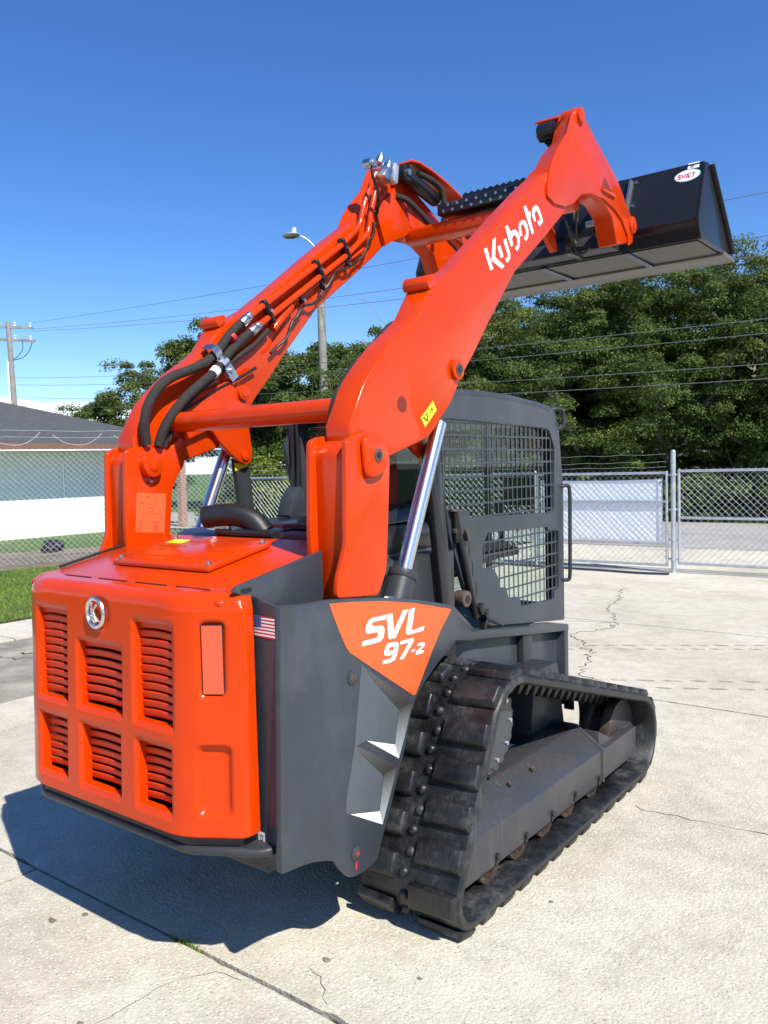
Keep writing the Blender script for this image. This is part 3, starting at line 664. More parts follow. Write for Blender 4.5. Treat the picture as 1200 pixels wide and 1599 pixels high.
def leafmat(name, stops, trans=0.35):
    m, n, b, l = newmat(name)
    g = n.nodes.new('ShaderNodeNewGeometry')
    c = ramp(n, l, g.outputs['Random Per Island'], stops)
    f = add_noise(n, l, .55, 4, .6, 'World')
    c = mixc(n, l, 0.8, c, ramp(n, l, f, [(.33, (.55, .62, .58)), (.52, (1.0, 1.0, 1.0)), (.68, (1.55, 1.3, 1.0))]), 'MULTIPLY')
    l(c, b.inputs['Base Color']); b.inputs['Roughness'].default_value = .65; b.inputs['Specular IOR Level'].default_value = .2
    t = n.nodes.new('ShaderNodeBsdfTranslucent'); l(c, t.inputs['Color'])
    mxx = n.nodes.new('ShaderNodeMixShader'); mxx.inputs['Fac'].default_value = trans
    l(b.outputs['BSDF'], mxx.inputs[1]); l(t.outputs['BSDF'], mxx.inputs[2]); l(mxx.outputs['Shader'], n.nodes['Material Output'].inputs['Surface'])
    return m
M['oak'] = leafmat('oak_leaves', [(0, (.055, .092, .022)), (.5, (.098, .150, .034)), (.85, (.15, .195, .05)), (1, (.26, .25, .09))])
M['bush'] = leafmat('bright_bush_leaves', [(0, (.06, .10, .015)), (.5, (.13, .19, .03)), (1, (.26, .28, .05))])
M['moss'] = leafmat('hanging_moss', [(0, (.12, .13, .09)), (1, (.22, .22, .16))])
M['grass'] = leafmat('grass_blades', [(0, (.10, .18, .025)), (.6, (.18, .27, .045)), (1, (.32, .36, .11))], .3)
M['bark'] = noisy('oak_bark', [(0.3, (.05, .042, .034)), (0.7, (.16, .14, .115))], 5, bump=.8, bscale=18)

def cards(name, P, Nv, size, aspect, mat, parent, jitter=.6):
    """many small leaf faces, a pointed hexagon-ish pair of triangles each"""
    n = len(P)
    up_ = rng.normal(size=(n, 3)); t = np.cross(Nv, up_); t /= np.linalg.norm(t, axis=1, keepdims=True)+1e-9
    s = np.cross(Nv, t)
    sz = size*(1-jitter/2+jitter*rng.random(n))[:, None]
    v = np.empty((n, 4, 3)); v[:, 0] = P-t*sz; v[:, 1] = P+s*sz*aspect-t*sz*.1; v[:, 2] = P+t*sz; v[:, 3] = P-s*sz*aspect+t*sz*.1
    me = bpy.data.meshes.new(name)
    me.vertices.add(n*4); me.vertices.foreach_set('co', v.ravel().astype('f'))
    me.loops.add(n*4); me.loops.foreach_set('vertex_index', np.arange(n*4, dtype='i'))
    me.polygons.add(n); me.polygons.foreach_set('loop_start', np.arange(0, n*4, 4, dtype='i')); me.polygons.foreach_set('loop_total', np.full(n, 4, 'i'))
    me.update(); me.validate()
    return link(name, me, mat, parent)

def blobs(cent, rad, per):
    """points on the outer skin of many little leaf clumps"""
    k = len(cent); idx = np.repeat(np.arange(k), per)
    d = rng.normal(size=(len(idx), 3)); d /= np.linalg.norm(d, axis=1, keepdims=True)
    d[:, 2] = np.where(d[:, 2] < -.35, -d[:, 2]*.6, d[:, 2])
    r = rad[idx]*(.55+.5*rng.random(len(idx)))
    P = cent[idx]+d*r[:, None]*np.array([1, 1, .78])
    Nn = d*.8+rng.normal(size=d.shape)*.55+np.array([0, 0, .35]); Nn /= np.linalg.norm(Nn, axis=1, keepdims=True)
    return P, Nn

def tree_mesh(h, rw, base, k, per, leaf, seed, mat='oak', moss=0, lean=0.0):
    """returns (crown mesh, trunk mesh, moss mesh or None) for a spreading oak about the origin"""
    global rng
    rng = np.random.default_rng(seed); rr = random.Random(seed)
    # limbs
    tb = B(); tips = []
    th = base*.9+h*.10
    tb.tube([(0,0,-.3),(.05,.02,th*.5),(.1+lean,.05,th)], [rw*.085+.05, rw*.062+.04, rw*.055+.03], 9)
    for i in range(9):
        a = 2*math.pi*i/9+rr.uniform(-.3,.3); el = rr.uniform(.35,1.25); L_ = (h-th)*rr.uniform(.55,.85)
        p = Vector((.1+lean,.05,th)); path = [p.copy()]; rads = [rw*.035+.02]
        d = Vector((math.cos(a)*math.cos(el), math.sin(a)*math.cos(el), math.sin(el)))
        for s_ in range(5):
            d = (d+Vector((rr.gauss(0,.25), rr.gauss(0,.25), rr.gauss(.05,.2)))).normalized(); p = p+d*L_/5
            path.append(p.copy()); rads.append((rw*.035+.02)*(1-(s_+1)/5.6)); tips.append(p.copy())
        tb.tube(path, rads, 6)
    # clump centres
    n = k
    d = rng.normal(size=(n, 3)); d /= np.linalg.norm(d, axis=1, keepdims=True)
    rad = (.45+.55*rng.random(n)**.6)
    ctr = np.array([lean*.7, 0, base+(h-base)*.48]); ext = np.array([rw, rw, (h-base)*.52])
    # lumpy outline
    lump = 1+.16*np.sin(3*np.arctan2(d[:, 1], d[:, 0])+seed)+.14*np.sin(5*d[:, 2]*2+seed*1.7)
    C = ctr+d*ext*(rad*lump)[:, None]
    tp = np.array([[t.x, t.y, t.z] for t in tips]); C = np.concatenate([C, tp[tp[:, 2] > base]])
    R_ = (.30+.42*rng.random(len(C)))*rw/3.2
    P, Nn = blobs(C, R_, per)
    crown = cards('crown', P, Nn, leaf, .55, mat, None)
    cm = crown.data; bpy.data.objects.remove(crown)
    mm = None
    if moss:
        j = rng.integers(0, len(C), moss); Q = C[j]+np.array([0, 0, -.3]); st = []
        Pm = np.repeat(Q, 14, 0)+rng.normal(size=(moss*14, 3))*np.array([.10, .10, .35])
        Nm = rng.normal(size=Pm.shape)*np.array([1, 1, .15]); Nm /= np.linalg.norm(Nm, axis=1, keepdims=True)
        o = cards('moss', Pm, Nm, .09, .4, 'moss', None); mm = o.data; bpy.data.objects.remove(o)
    tm = bpy.data.meshes.new('trunk'); tm.from_pydata([tuple(v) for v in tb.v], [], tb.f); fix_mesh(tm); tm.materials.append(M['bark'])
    return cm, tm, mm

VAR = [tree_mesh(8.3, 3.0, 1.0, 250, 560, .042, 11, moss=44), tree_mesh(8.8, 3.2, 1.3, 260, 560, .042, 23, moss=26, lean=.3), tree_mesh(7.0, 2.9, .8, 230, 560, .042, 37, moss=16)]
FAR = [tree_mesh(9.0, 4.2, 1.9, 210, 330, .075, 51), tree_mesh(7.6, 3.4, 1.6, 180, 330, .072, 67, lean=.4)]
def tree(v, loc, rz, s, label, group, sz=1.0):
    t = empty('oak_tree', loc); t.rotation_euler = (0, 0, rz); t.scale = (s, s, s*sz)
    o = link('crown', v[0], None, t); link('trunk', v[1], None, t)
    if v[2]: link('moss', v[2], None, t)['kind'] = 'stuff'
    return tag(t, label, 'tree', group)
GR = 'oaks along the far side of the road'
for (v, x, y, rz, s, sz, lab) in (
    (2, -14.6,18.9, .4, .95, .82, 'oak behind the lift arm, left end of the right-hand tree wall'),
    (2, -11.6,19.9, 2.1, .96, .93, 'low oak seen just above the cab roof'),
    (0, -8.6,21.3, 1.0, 1.0, .92, 'oak whose crown rises right under the bucket'),
    (1, -5.7,23.0, 3.3, 1.0, .95, 'dense oak above the tall fence post'),
    (0, -2.7,24.6, 5.0, 1.04, .96, 'tallest oak, at the right edge of the picture'),
    (2, -7.6,25.2, 4.0, 1.15, 1.05, 'oak standing back between the two front oaks'),
    (1, -11.6,24.0, .7, 1.05, .90, 'oak further back behind the cab'),
    (1, .8,27.0, 1.7, 1.05, .96, 'oak just past the right edge of the picture'),
    (0, -4.6,28.4, 2.6, 1.1, .95, 'oak set back behind the tall fence post'),
    (2, -9.4,28.0, 3.4, 1.15, 1.0, 'oak set back behind the bucket and cab'),
    (0, -14.5,23.2, 4.4, 1.0, .85, 'oak set back behind the lift arm')):
    tree(VAR[v], (x, y, -.05), rz, s, lab, GR, sz)
for (v, x, y, rz, s, sz, lab) in (
    (0, -36.0,25.5, .3, .98, .84, 'pale mossy oak behind the dark house roof'),
    (1, -32.6,28.0, 2.0, 1.15, 1.16, 'taller oak behind the left lift arm, sunlit top'),
    (1, -26.0,26.2, 3.9, 1.05, 1.02, 'loose-crowned oak left of the light pole'),
    (0, -27.5,33.5, 2.9, 1.0, .88, 'oak behind the light pole'),
    (1, -22.6,28.6, 5.5, 1.0, 1.10, 'oak right of the light pole beside the right arm')):
    tree(FAR[v], (x, y, -.05), rz, s, lab, 'oaks behind the house', sz)
# shrubs
def shrub_mesh(seed, r, h, k, per, leaf, mat):
    global rng
    rng = np.random.default_rng(seed)
    d = rng.normal(size=(k, 3)); d /= np.linalg.norm(d, axis=1, keepdims=True); d[:, 2] = abs(d[:, 2])
    C = d*np.array([r, r, h])*(.4+.6*rng.random(k))[:, None]; P, Nn = blobs(C, .28+.25*rng.random(k), per)
    o = cards('foliage', P, Nn, leaf, .55, mat, None); me = o.data; bpy.data.objects.remove(o)
    tb = B()
    for i in range(5):
        a = i*1.3; tb.tube([(0,0,-.1),(math.cos(a)*r*.25,math.sin(a)*r*.25,h*.4),(math.cos(a)*r*.55,math.sin(a)*r*.55,h*.8)], [.05,.035,.012], 6)
    tm = bpy.data.meshes.new('stem'); tm.from_pydata([tuple(v) for v in tb.v], [], tb.f); fix_mesh(tm); tm.materials.append(M['bark'])
    return me, tm
SH = [shrub_mesh(5, 1.6, 1.7, 60, 200, .06, 'oak'), shrub_mesh(9, 1.5, 2.2, 60, 200, .06, 'oak'), shrub_mesh(15, 1.3, 2.3, 70, 200, .055, 'bush')]
def shrub(v, loc, rz, s, label, group=None):
    t = empty('shrub', loc); t.rotation_euler = (0, 0, rz); t.scale = (s, s, s)
    link('foliage', SH[v][0], None, t); link('stem', SH[v][1], None, t)
    return tag(t, label, 'shrub', group)
for i, (x, y) in enumerate(((-13.2,20.6),(-11.0,21.2),(-9.0,21.8),(-7.2,22.5),(-5.4,22.6),(-3.6,23.4),(-1.8,24.2),(0.2,25.0),(-4.4,24.6),(-6.3,24.0))):
    shrub(i % 2, (x, y, -.05), i*1.3, 1.0+.1*(i % 3), 'dark undergrowth shrub beneath the roadside oaks', 'undergrowth beneath the oaks')
shrub(2, (-14.0,12.9,-.05), .5, 1.15, 'bright yellow-green bush behind the fence beside the cab pillar')
shrub(0, (-16.2,14.8,-.05), 1.9, 1.1, 'dull green shrub behind the left arm and chain-link')
shrub(1, (-12.2,12.2,-.05), 2.9, .55, 'small green bush low behind the rear window')

# lawn blades by the kerb
n = 42000
gx = -12.6+5.7*rng.random(n); gy = -1.0+10.0*rng.random(n)
hgt = .018+.03*rng.random(n)
keep = gx > -11.2+(gy-9.56)*.31; gx = np.where(keep, gx, gx+3.0)
P0 = np.stack([gx, gy, np.full(n, -.034)], 1); a = rng.random(n)*2*np.pi; wv = np.stack([np.cos(a), np.sin(a), 0*a], 1)*.008
tip = P0+np.stack([rng.normal(size=n)*.02, rng.normal(size=n)*.02, hgt], 1)
v = np.stack([P0-wv, P0+wv, tip], 1)
me = bpy.data.meshes.new('grass'); me.vertices.add(n*3); me.vertices.foreach_set('co', v.ravel().astype('f'))
me.loops.add(n*3); me.loops.foreach_set('vertex_index', np.arange(n*3, dtype='i')); me.polygons.add(n); me.polygons.foreach_set('loop_start', np.arange(0, n*3, 3, dtype='i')); me.polygons.foreach_set('loop_total', np.full(n, 3, 'i'))
me.update(); me.validate()
g = link('grass', me, 'grass'); g['kind'] = 'stuff'; g['label'] = 'green lawn grass along the kerb on the left'
n = 90
b = B()
for k in range(n):
    x = random.gauss(.13, .05); y = -1.42+random.gauss(0, .006); h = random.uniform(.006, .022); a = random.uniform(0, 6.28); w = .004
    b.add([(x-w*math.cos(a), y-w*math.sin(a), -.015), (x+w*math.cos(a), y+w*math.sin(a), -.015), (x+random.gauss(0,.008), y+random.gauss(0,.008), h)], [(0,1,2)])
w = obj('weed', b, 'grass', None, recalc=False); tag(w, 'tiny green weed growing in the slab joint by the shadow tip', 'weed')

# ================================================================== fences and gate
def link_panel(b, p0, p1, z0, z1, pitch, r):
    """diagonal wires of a chain-link panel, clipped to its rectangle"""
    p0 = Vector((p0[0], p0[1], 0)); p1 = Vector((p1[0], p1[1], 0)); L_ = (p1-p0).length; d = (p1-p0)/L_; H_ = z1-z0
    nrm = Vector((-d.y, d.x, 0))
    n = int((L_+H_)/pitch)
    for k in range(n):
        for sg in (1, -1):
            u0 = k*pitch-H_ if sg > 0 else k*pitch
            ua, va = u0, 0.0; ub, vb_ = u0+sg*H_, H_
            # clip in u to [0,L]
            t0, t1 = 0.0, 1.0
            du = ub-ua
            for lim, s_ in ((0, 1), (L_, -1)):
                fa = s_*(ua-lim); fb = s_*(ub-lim)
                if fa < 0 and fb < 0: t0 = 2
                elif fa < 0: t0 = max(t0, fa/(fa-fb))
                elif fb < 0: t1 = min(t1, fa/(fa-fb))
            if t1-t0 < .01: continue
            off = nrm*(.003*sg)
            A = p0+d*(ua+du*t0)+Vector((0, 0, z0+H_*t0))+off; C = p0+d*(ua+du*t1)+Vector((0, 0, z0+H_*t1))+off
            b.cyl(A, C, r, 3)
    # knuckles above the top rail
    for k in range(int(L_/pitch)):
        A = p0+d*(k*pitch); b.cyl(A+Vector((0,0,z1)), A+d*.012+Vector((0,0,z1+.045)), r, 3)
def rail(b, a, c, r=.022): b.cyl(a, c, r, 10)

def fence(name, p0, p1, z0, z1, posts, label, wires, r=.0046):
    f = empty(name, (p0[0], p0[1], 0)); o0 = Vector((p0[0], p0[1], 0))
    d = (Vector((p1[0], p1[1], 0))-o0); L_ = d.length; d /= L_
    b = B(); link_panel(b, (0, 0), (d.x*L_, d.y*L_), z0, z1, .115, r); obj('chain_link', b, 'galv', f, ang=80)
    b = B(); rail(b, (0,0,z1), tuple(d*L_+Vector((0,0,z1)))); obj('top_rail', b, 'galv', f)
    for t in posts:
        q = d*t; b = B(); b.cyl((q.x,q.y,-.1),(q.x,q.y,z1+.02), .03, 12); b.ball((q.x,q.y,z1+.02), .034, 10, 6); obj('post', b, 'galv', f, ang=50)
    for (z, sag) in wires:
        b = B(); b.tube([tuple(d*(L_*k/30)+Vector((0,0,z+.01*math.sin(k*2.1)))) for k in range(31)], .0045, 4); obj('barbed_wire', b, 'galv', f)
    return tag(f, label, 'fence')
fence('chain_link_fence', (-3.95,9.58), (-11.30,9.58), .03, 1.57, (0, 2.4, 4.8, 7.3), 'chain-link fence behind the cab and lift arm, with barbed wire', ((1.66,0),(1.74,0),(1.84,0)))
lf = fence('chain_link_fence', (-11.35,9.56), (-17.5,-10.3), .03, 2.24, (0, 1.9, 5.6, 8.7, 11.6, 14.5, 17.4, 20.3), 'tall chain-link fence in front of the white house', ((2.50,0),(2.63,0)), r=.0046)
# loose loops of wire along the top of the house fence
for k in range(9):
    y0 = -.6-k*1.2
    b = B(); b.tube(spline([(0,y0,2.63),(.03,y0-.14,2.50),(.05,y0-.34,2.40),(.05,y0-.54,2.38),(.03,y0-.78,2.44),(0,y0-.96,2.58)], 4), .0042, 4); b.v = [(v[0]+v[1]*.31, v[1]*.955, v[2]-.03) for v in b.v]; obj('wire_loop', b, 'galv', lf)
# the two gate leaves and their post
def leaf(name, x0, x1, rails_, wires, label):
    f = empty(name, (x0, 9.58, 0)); w = x1-x0
    b = B(); link_panel(b, (0,.006), (w,.006), rails_[-1], rails_[0], .100, .0026 if w < 3 else .0032); obj('chain_link', b, 'galv', f, ang=80)
    for z in rails_:
        b = B(); rail(b, (0,0,z), (w,0,z), .021); obj('rail', b, 'galv', f)
    for x in (0, w):
        b = B(); b.cyl((x,0,rails_[-1]-.02),(x,0,rails_[0]+.03), .022, 10); obj('stile', b, 'galv', f, ang=50)
    for z in wires:
        b = B(); b.tube([(w*k/12,0,z+.008*math.sin(k*1.7)) for k in range(13)], .0032, 4); obj('barbed_wire', b, 'galv', f)
    return tag(f, label, 'gate')
gl_ = leaf('gate', -3.90, -1.69, (1.55,1.10,.44,.10), (1.64,1.72,1.84), 'chain-link gate leaf with a white sheet tied behind it')
gr_ = leaf('gate', -1.50, 3.2, (1.575,.85,.14), (), 'wide chain-link gate leaf right of the tall post')
b = B(); b.cyl((0,0,-.2),(0,0,1.87), .038, 14); b.ball((0,0,1.87), .040, 12, 6)
gp = empty('gate_post', (-1.588,9.58,0)); obj('post', b, 'galv', gp, ang=50)
for z in (1.52,.98,.50,.20):
    b = B(); b.cyl((-.10,0,z),(.09,0,z), .016, 8); b.cyl((0,0,z-.02),(0,0,z+.02), .046, 12); obj('gate_hinge', b, 'galv', gp, ang=50)
tag(gp, 'tall galvanised gate post between the two gate leaves', 'post')
# sheet behind the left leaf
M['sheet'] = simple('white_sheet', (.84,.87,.91), .6)
b = B(); nn = 24
V = []
for i in range(nn+1):
    for j in range(7):
        x = -3.86+2.05*i/nn; z = .47+.98*j/6
        V.append((x, 9.607+.0015*math.sin(i*.5), z+.03*math.sin(math.pi*i/nn)*(j/6-.5)*-1))
fcs = [(i*7+j, (i+1)*7+j, (i+1)*7+j+1, i*7+j+1) for i in range(nn) for j in range(6)]
b.add(V, fcs); V2 = [(x, y+.006, z) for x, y, z in V]; b.add(V2, [f[::-1] for f in fcs])
sh = obj('white_sheet', b, 'sheet', None, recalc=False); tag(sh, 'white sheet panel hung behind the left gate leaf', 'sheet')
b = B(); b.box((-1.83,9.590,.50),(-1.76,9.596,1.46)); st_o = obj('strap_plate', b, 'white', sh, bevel=.004)
b = B(); b.cyl((-1.795,9.590,1.40),(-1.795,9.587,1.40), .02, 10); obj('plate_hole', b, 'ink', sh)
# dark bag on the verge behind the house fence
b = B(); b.ball((-15.35,7.35,.10), .26, 14, 8, (1.5,.9,.62)); b.ball((-15.15,7.10,.07), .17, 12, 8, (1.2,1,.6))
b.v = [(x+.03*math.sin(9*y+4*z), y+.03*math.sin(8*x), z+.02*math.sin(7*x+5*y)) for x, y, z in b.v]
o = obj('black_bag', b, 'ink', None, ang=60); tag(o, 'black bag lying on the grass behind the left fence', 'bag')
# hose on the ground at the gate
M['hose_blue'] = simple('blue_black_hose', (.02,.03,.06), .45)
b = B(); b.tube(spline([(-5.2,9.35,.012),(-4.0,9.28,.012),(-3.2,9.24,.012),(-2.6,9.22,.012),(-2.0,9.16,.012),(-1.55,9.24,.012)]), .018, 8); o = obj('garden_hose', b, 'hose_blue'); tag(o, 'dark hose lying on the ground in front of the gate', 'hose')

# ================================================================== house
M['wall_white'] = noisy('white_wall', [(.3, (.80,.80,.79)), (.7, (.86,.86,.85))], .8, .8, .15, 60)
M['shingle'] = noisy('dark_shingles', [(.3, (.060,.063,.068)), (.7, (.115,.118,.125))], 9, .9, .5, 60)
M['fascia'] = simple('brown_fascia', (.20,.11,.075), .6, var=.15, scale=6)
M['brickA'] = simple('tan_brick', (.42,.24,.16), .85, var=.2, scale=12)
M['brickB'] = simple('pale_mortar', (.60,.54,.46), .9)
hs_ = empty('house', (-19.8, 3.0, 0))
H0 = Vector((-19.8, 3.0, 0))
def hl(b): b.v = [(x-H0.x, y-H0.y, z-H0.z) for x, y, z in b.v]; return b
b = B(); b.box((-32,-9,-.05),(-19.8,13.6,2.62)); obj('wall', hl(b), 'wall_white', hs_)
b = B(); b.box((-19.80,10.4,.02),(-19.785,10.44,2.60)); obj('downpipe', hl(b), 'wall_white', hs_, bevel=.004)
E_ = (-18.65,14.9); ez = 2.66; ov = 1.15; pit = .33
x0, x1, y0, y1 = -33.2, -18.65, -10.2, 14.9
hw_ = (x1-x0)/2; rz_ = ez+hw_*pit
b = B(); b.add([(x0,y0,ez),(x1,y0,ez),(x1,y1,ez),(x0,y1,ez),((x0+x1)/2,y0+hw_,rz_),((x0+x1)/2,y1-hw_,rz_)], [(0,1,4),(1,2,5,4),(2,3,5),(3,0,4,5)])
rf = obj('roof', hl(b), 'shingle', hs_)
# shingle courses with real steps on the two slopes in view
def course(k):
    z = k*.145*math.sin(math.atan(pit)); off = k*.145*math.cos(math.atan(pit)); b = B()
    xa = x1-off; xb2 = xa-.15; za = ez+off*pit+.012; zb = ez+(off+.15)*pit+.004
    ya, yb2 = y1-off, y1-off-.15; y_lo = y0+off
    b.add([(xa,y_lo,za),(xa,ya,za),(xb2,yb2,zb),(xb2,y_lo+.15,zb),(xa,y_lo,za-.016),(xa,ya,za-.016)], [(0,1,2,3),(4,5,1,0)])
    return obj('shingle_course', hl(b), 'shingle', rf, recalc=False)
for k in range(46): course(k)
b = B()
b.box((x1-.02,y0,ez-.20),(x1+.02,y1+.02,ez-.005)); b.box((x0,y1-.02,ez-.20),(x1-.021,y1+.02,ez-.005)); obj('fascia', hl(b), 'fascia', hs_)
b = B(); b.box((x0,y0,ez-.20),(x1-.03,y1-.03,ez-.185)); obj('soffit', hl(b), 'wall_white', hs_)
b = B(); b.box((-19.0,13.95,0),(-18.80,14.15,2.46)); colm = obj('porch_column', hl(b), 'brickB', hs_)
for k in range(30):
    b = B(); z = .01+k*.0812; b.box((-19.012,13.938,z),(-18.788,14.162,z+.062)); obj('brick', hl(b), 'brickA', colm)
tag(hs_, 'low white house with a dark shingle hip roof behind the left fence', 'house')

# ================================================================== poles and wires
M['polewood'] = noisy('weathered_pole', [(.3, (.20,.19,.165)), (.7, (.36,.345,.30))], 3, .85, .4, 25)
lp = empty('light_pole', (-15.93,17.86,0))
b = B(); b.tube([(0,0,-.2),(-.03,.01,4),(-.07,.02,9.15)], [.155,.145,.125], 14); obj('pole', b, 'polewood', lp)
b = B(); b.tube(spline([(-.07,.0,9.0),(-.25,-.18,9.35),(-.45,-.36,9.55),(-.60,-.46,9.58)], 4), .03, 8); obj('arm', b, 'galv', lp)
b = B(); b.ball((-.78,-.58,9.62), .34, 16, 8, (1,.8,.28)); lh = obj('lamp_head', b, 'galv', lp, ang=60)
b = B(); b.cyl((-.70,-.52,9.68),(-.70,-.52,9.86), .075, 12); obj('photocell', b, 'white', lh)
b = B(); b.ball((-.80,-.60,9.58), .24, 14, 6, (1,.8,.3)); obj('lamp_lens', b, 'glass', lh)
tag(lp, 'wooden street light pole with a cobra lamp, seen between the lift arms', 'light pole')
up_ = empty('utility_pole', (-41.0,20.7,0))
b = B(); b.tube([(0,0,-.2),(-.10,.03,5.5),(-.32,-.0,10.25)], [.17,.15,.13], 12); obj('pole', b, 'polewood', up_)
rx = Vector((.80,.60,0))
for z, l0, l1 in ((10.0,-1.7,1.35),(9.30,-1.6,1.45)):
    c0 = Vector((-.31,0,z))
    b = B(); b.bar(c0+rx*l0+Vector((0,0,.10)), c0+rx*l1-Vector((0,0,.10)), .11, .13); ca = obj('crossarm', b, 'polewood', up_)
    for t in (.35, 1.2, -.8, -1.4):
        q = c0+rx*t+Vector((0,0,.06-t*.07)); b = B(); b.cyl(q, q+Vector((0,0,.14)), .05, 8, .03); b.cyl(q+Vector((0,0,.14)), q+Vector((0,0,.2)), .075, 8); obj('insulator', b, 'white', ca)
b = B(); b.tube(spline([Vector((-.31,0,9.2))+rx*1.3, Vector((-.3,0,8.7))+rx*1.1, Vector((-.28,0,8.3))+rx*.7, Vector((-.2,0,8.15))]), .02, 6); b.tube(spline([Vector((-.31,0,9.2))+rx*.75, Vector((-.3,0,8.75))+rx*.72, Vector((-.28,0,8.35))+rx*.4, Vector((-.2,0,8.2))]), .02, 6); obj('jumper', b, 'ink', up_)
b = B(); b.cyl((-.14,-.17,0),(-.24,-.17,8.1), .05, 8); obj('riser', b, 'white', up_)
tag(up_, 'wooden utility pole with two crossarms above the house roof', 'utility pole')
WIRES = [    ((-41.44, 21.79, 10.33), (-1.47, 15.44, 7.48)) ,    ((-41.26, 21.9, 10.01), (-1.46, 15.4, 6.7)) ,    ((-41.2, 21.94, 9.9), (-1.46, 15.38, 6.3)) ,    ((-41.92, 21.22, 7.3), (-1.44, 15.31, 5.1)) ,    ((-41.91, 21.2, 6.9), (-1.44, 15.29, 4.8)) ,    ((-41.9, 21.16, 6.18), (-1.43, 15.25, 4.07)) ,    ((-41.9, 21.13, 5.72), (-1.42, 15.23, 3.76)) ,]
names = ('topmost overhead wire, crossing behind both lift arms', 'overhead wire just below the topmost one', 'third overhead wire from the top', 'fourth overhead wire from the top, passing before the oaks', 'fifth overhead wire from the top, passing before the oaks', 'sixth overhead wire from the top, passing before the oaks', 'lowest overhead wire, just above the cab roof')
for i, (a, c) in enumerate(WIRES):
    a = Vector(a); c = Vector(c); e = c+(c-a)*.35
    L_ = (e-a).length; N_ = 24; b = B()
    sag = (.35, .55, .55, .75, .75, .6, .6)[i]
    b.tube([a+(e-a)*(k/N_)-Vector((0,0,sag*4*(k/N_)*(1-k/N_)*.8)) for k in range(N_+1)], .008 if i < 3 else .009, 5)
    o = obj('overhead_wire', b, 'wire'); tag(o, names[i], 'wire', 'overhead wires')
b = B(); g0, g1 = [Vector(q) for q in  ((-14.24, 17.1, 7.83), (-11.93, 16.2, 5.81))]
b.tube([g0+(g1-g0)*(k/8) for k in range(9)], .010, 5); o = obj('guy_wire', b, 'galv'); tag(o, 'short pale guy wire slanting down between the lift arms', 'wire')
# ================================================================== the loader
loader = tag(empty('track_loader'), 'orange and charcoal compact track loader with raised lift arms and black bucket', 'track loader')

def X_mirror(yz): return yz

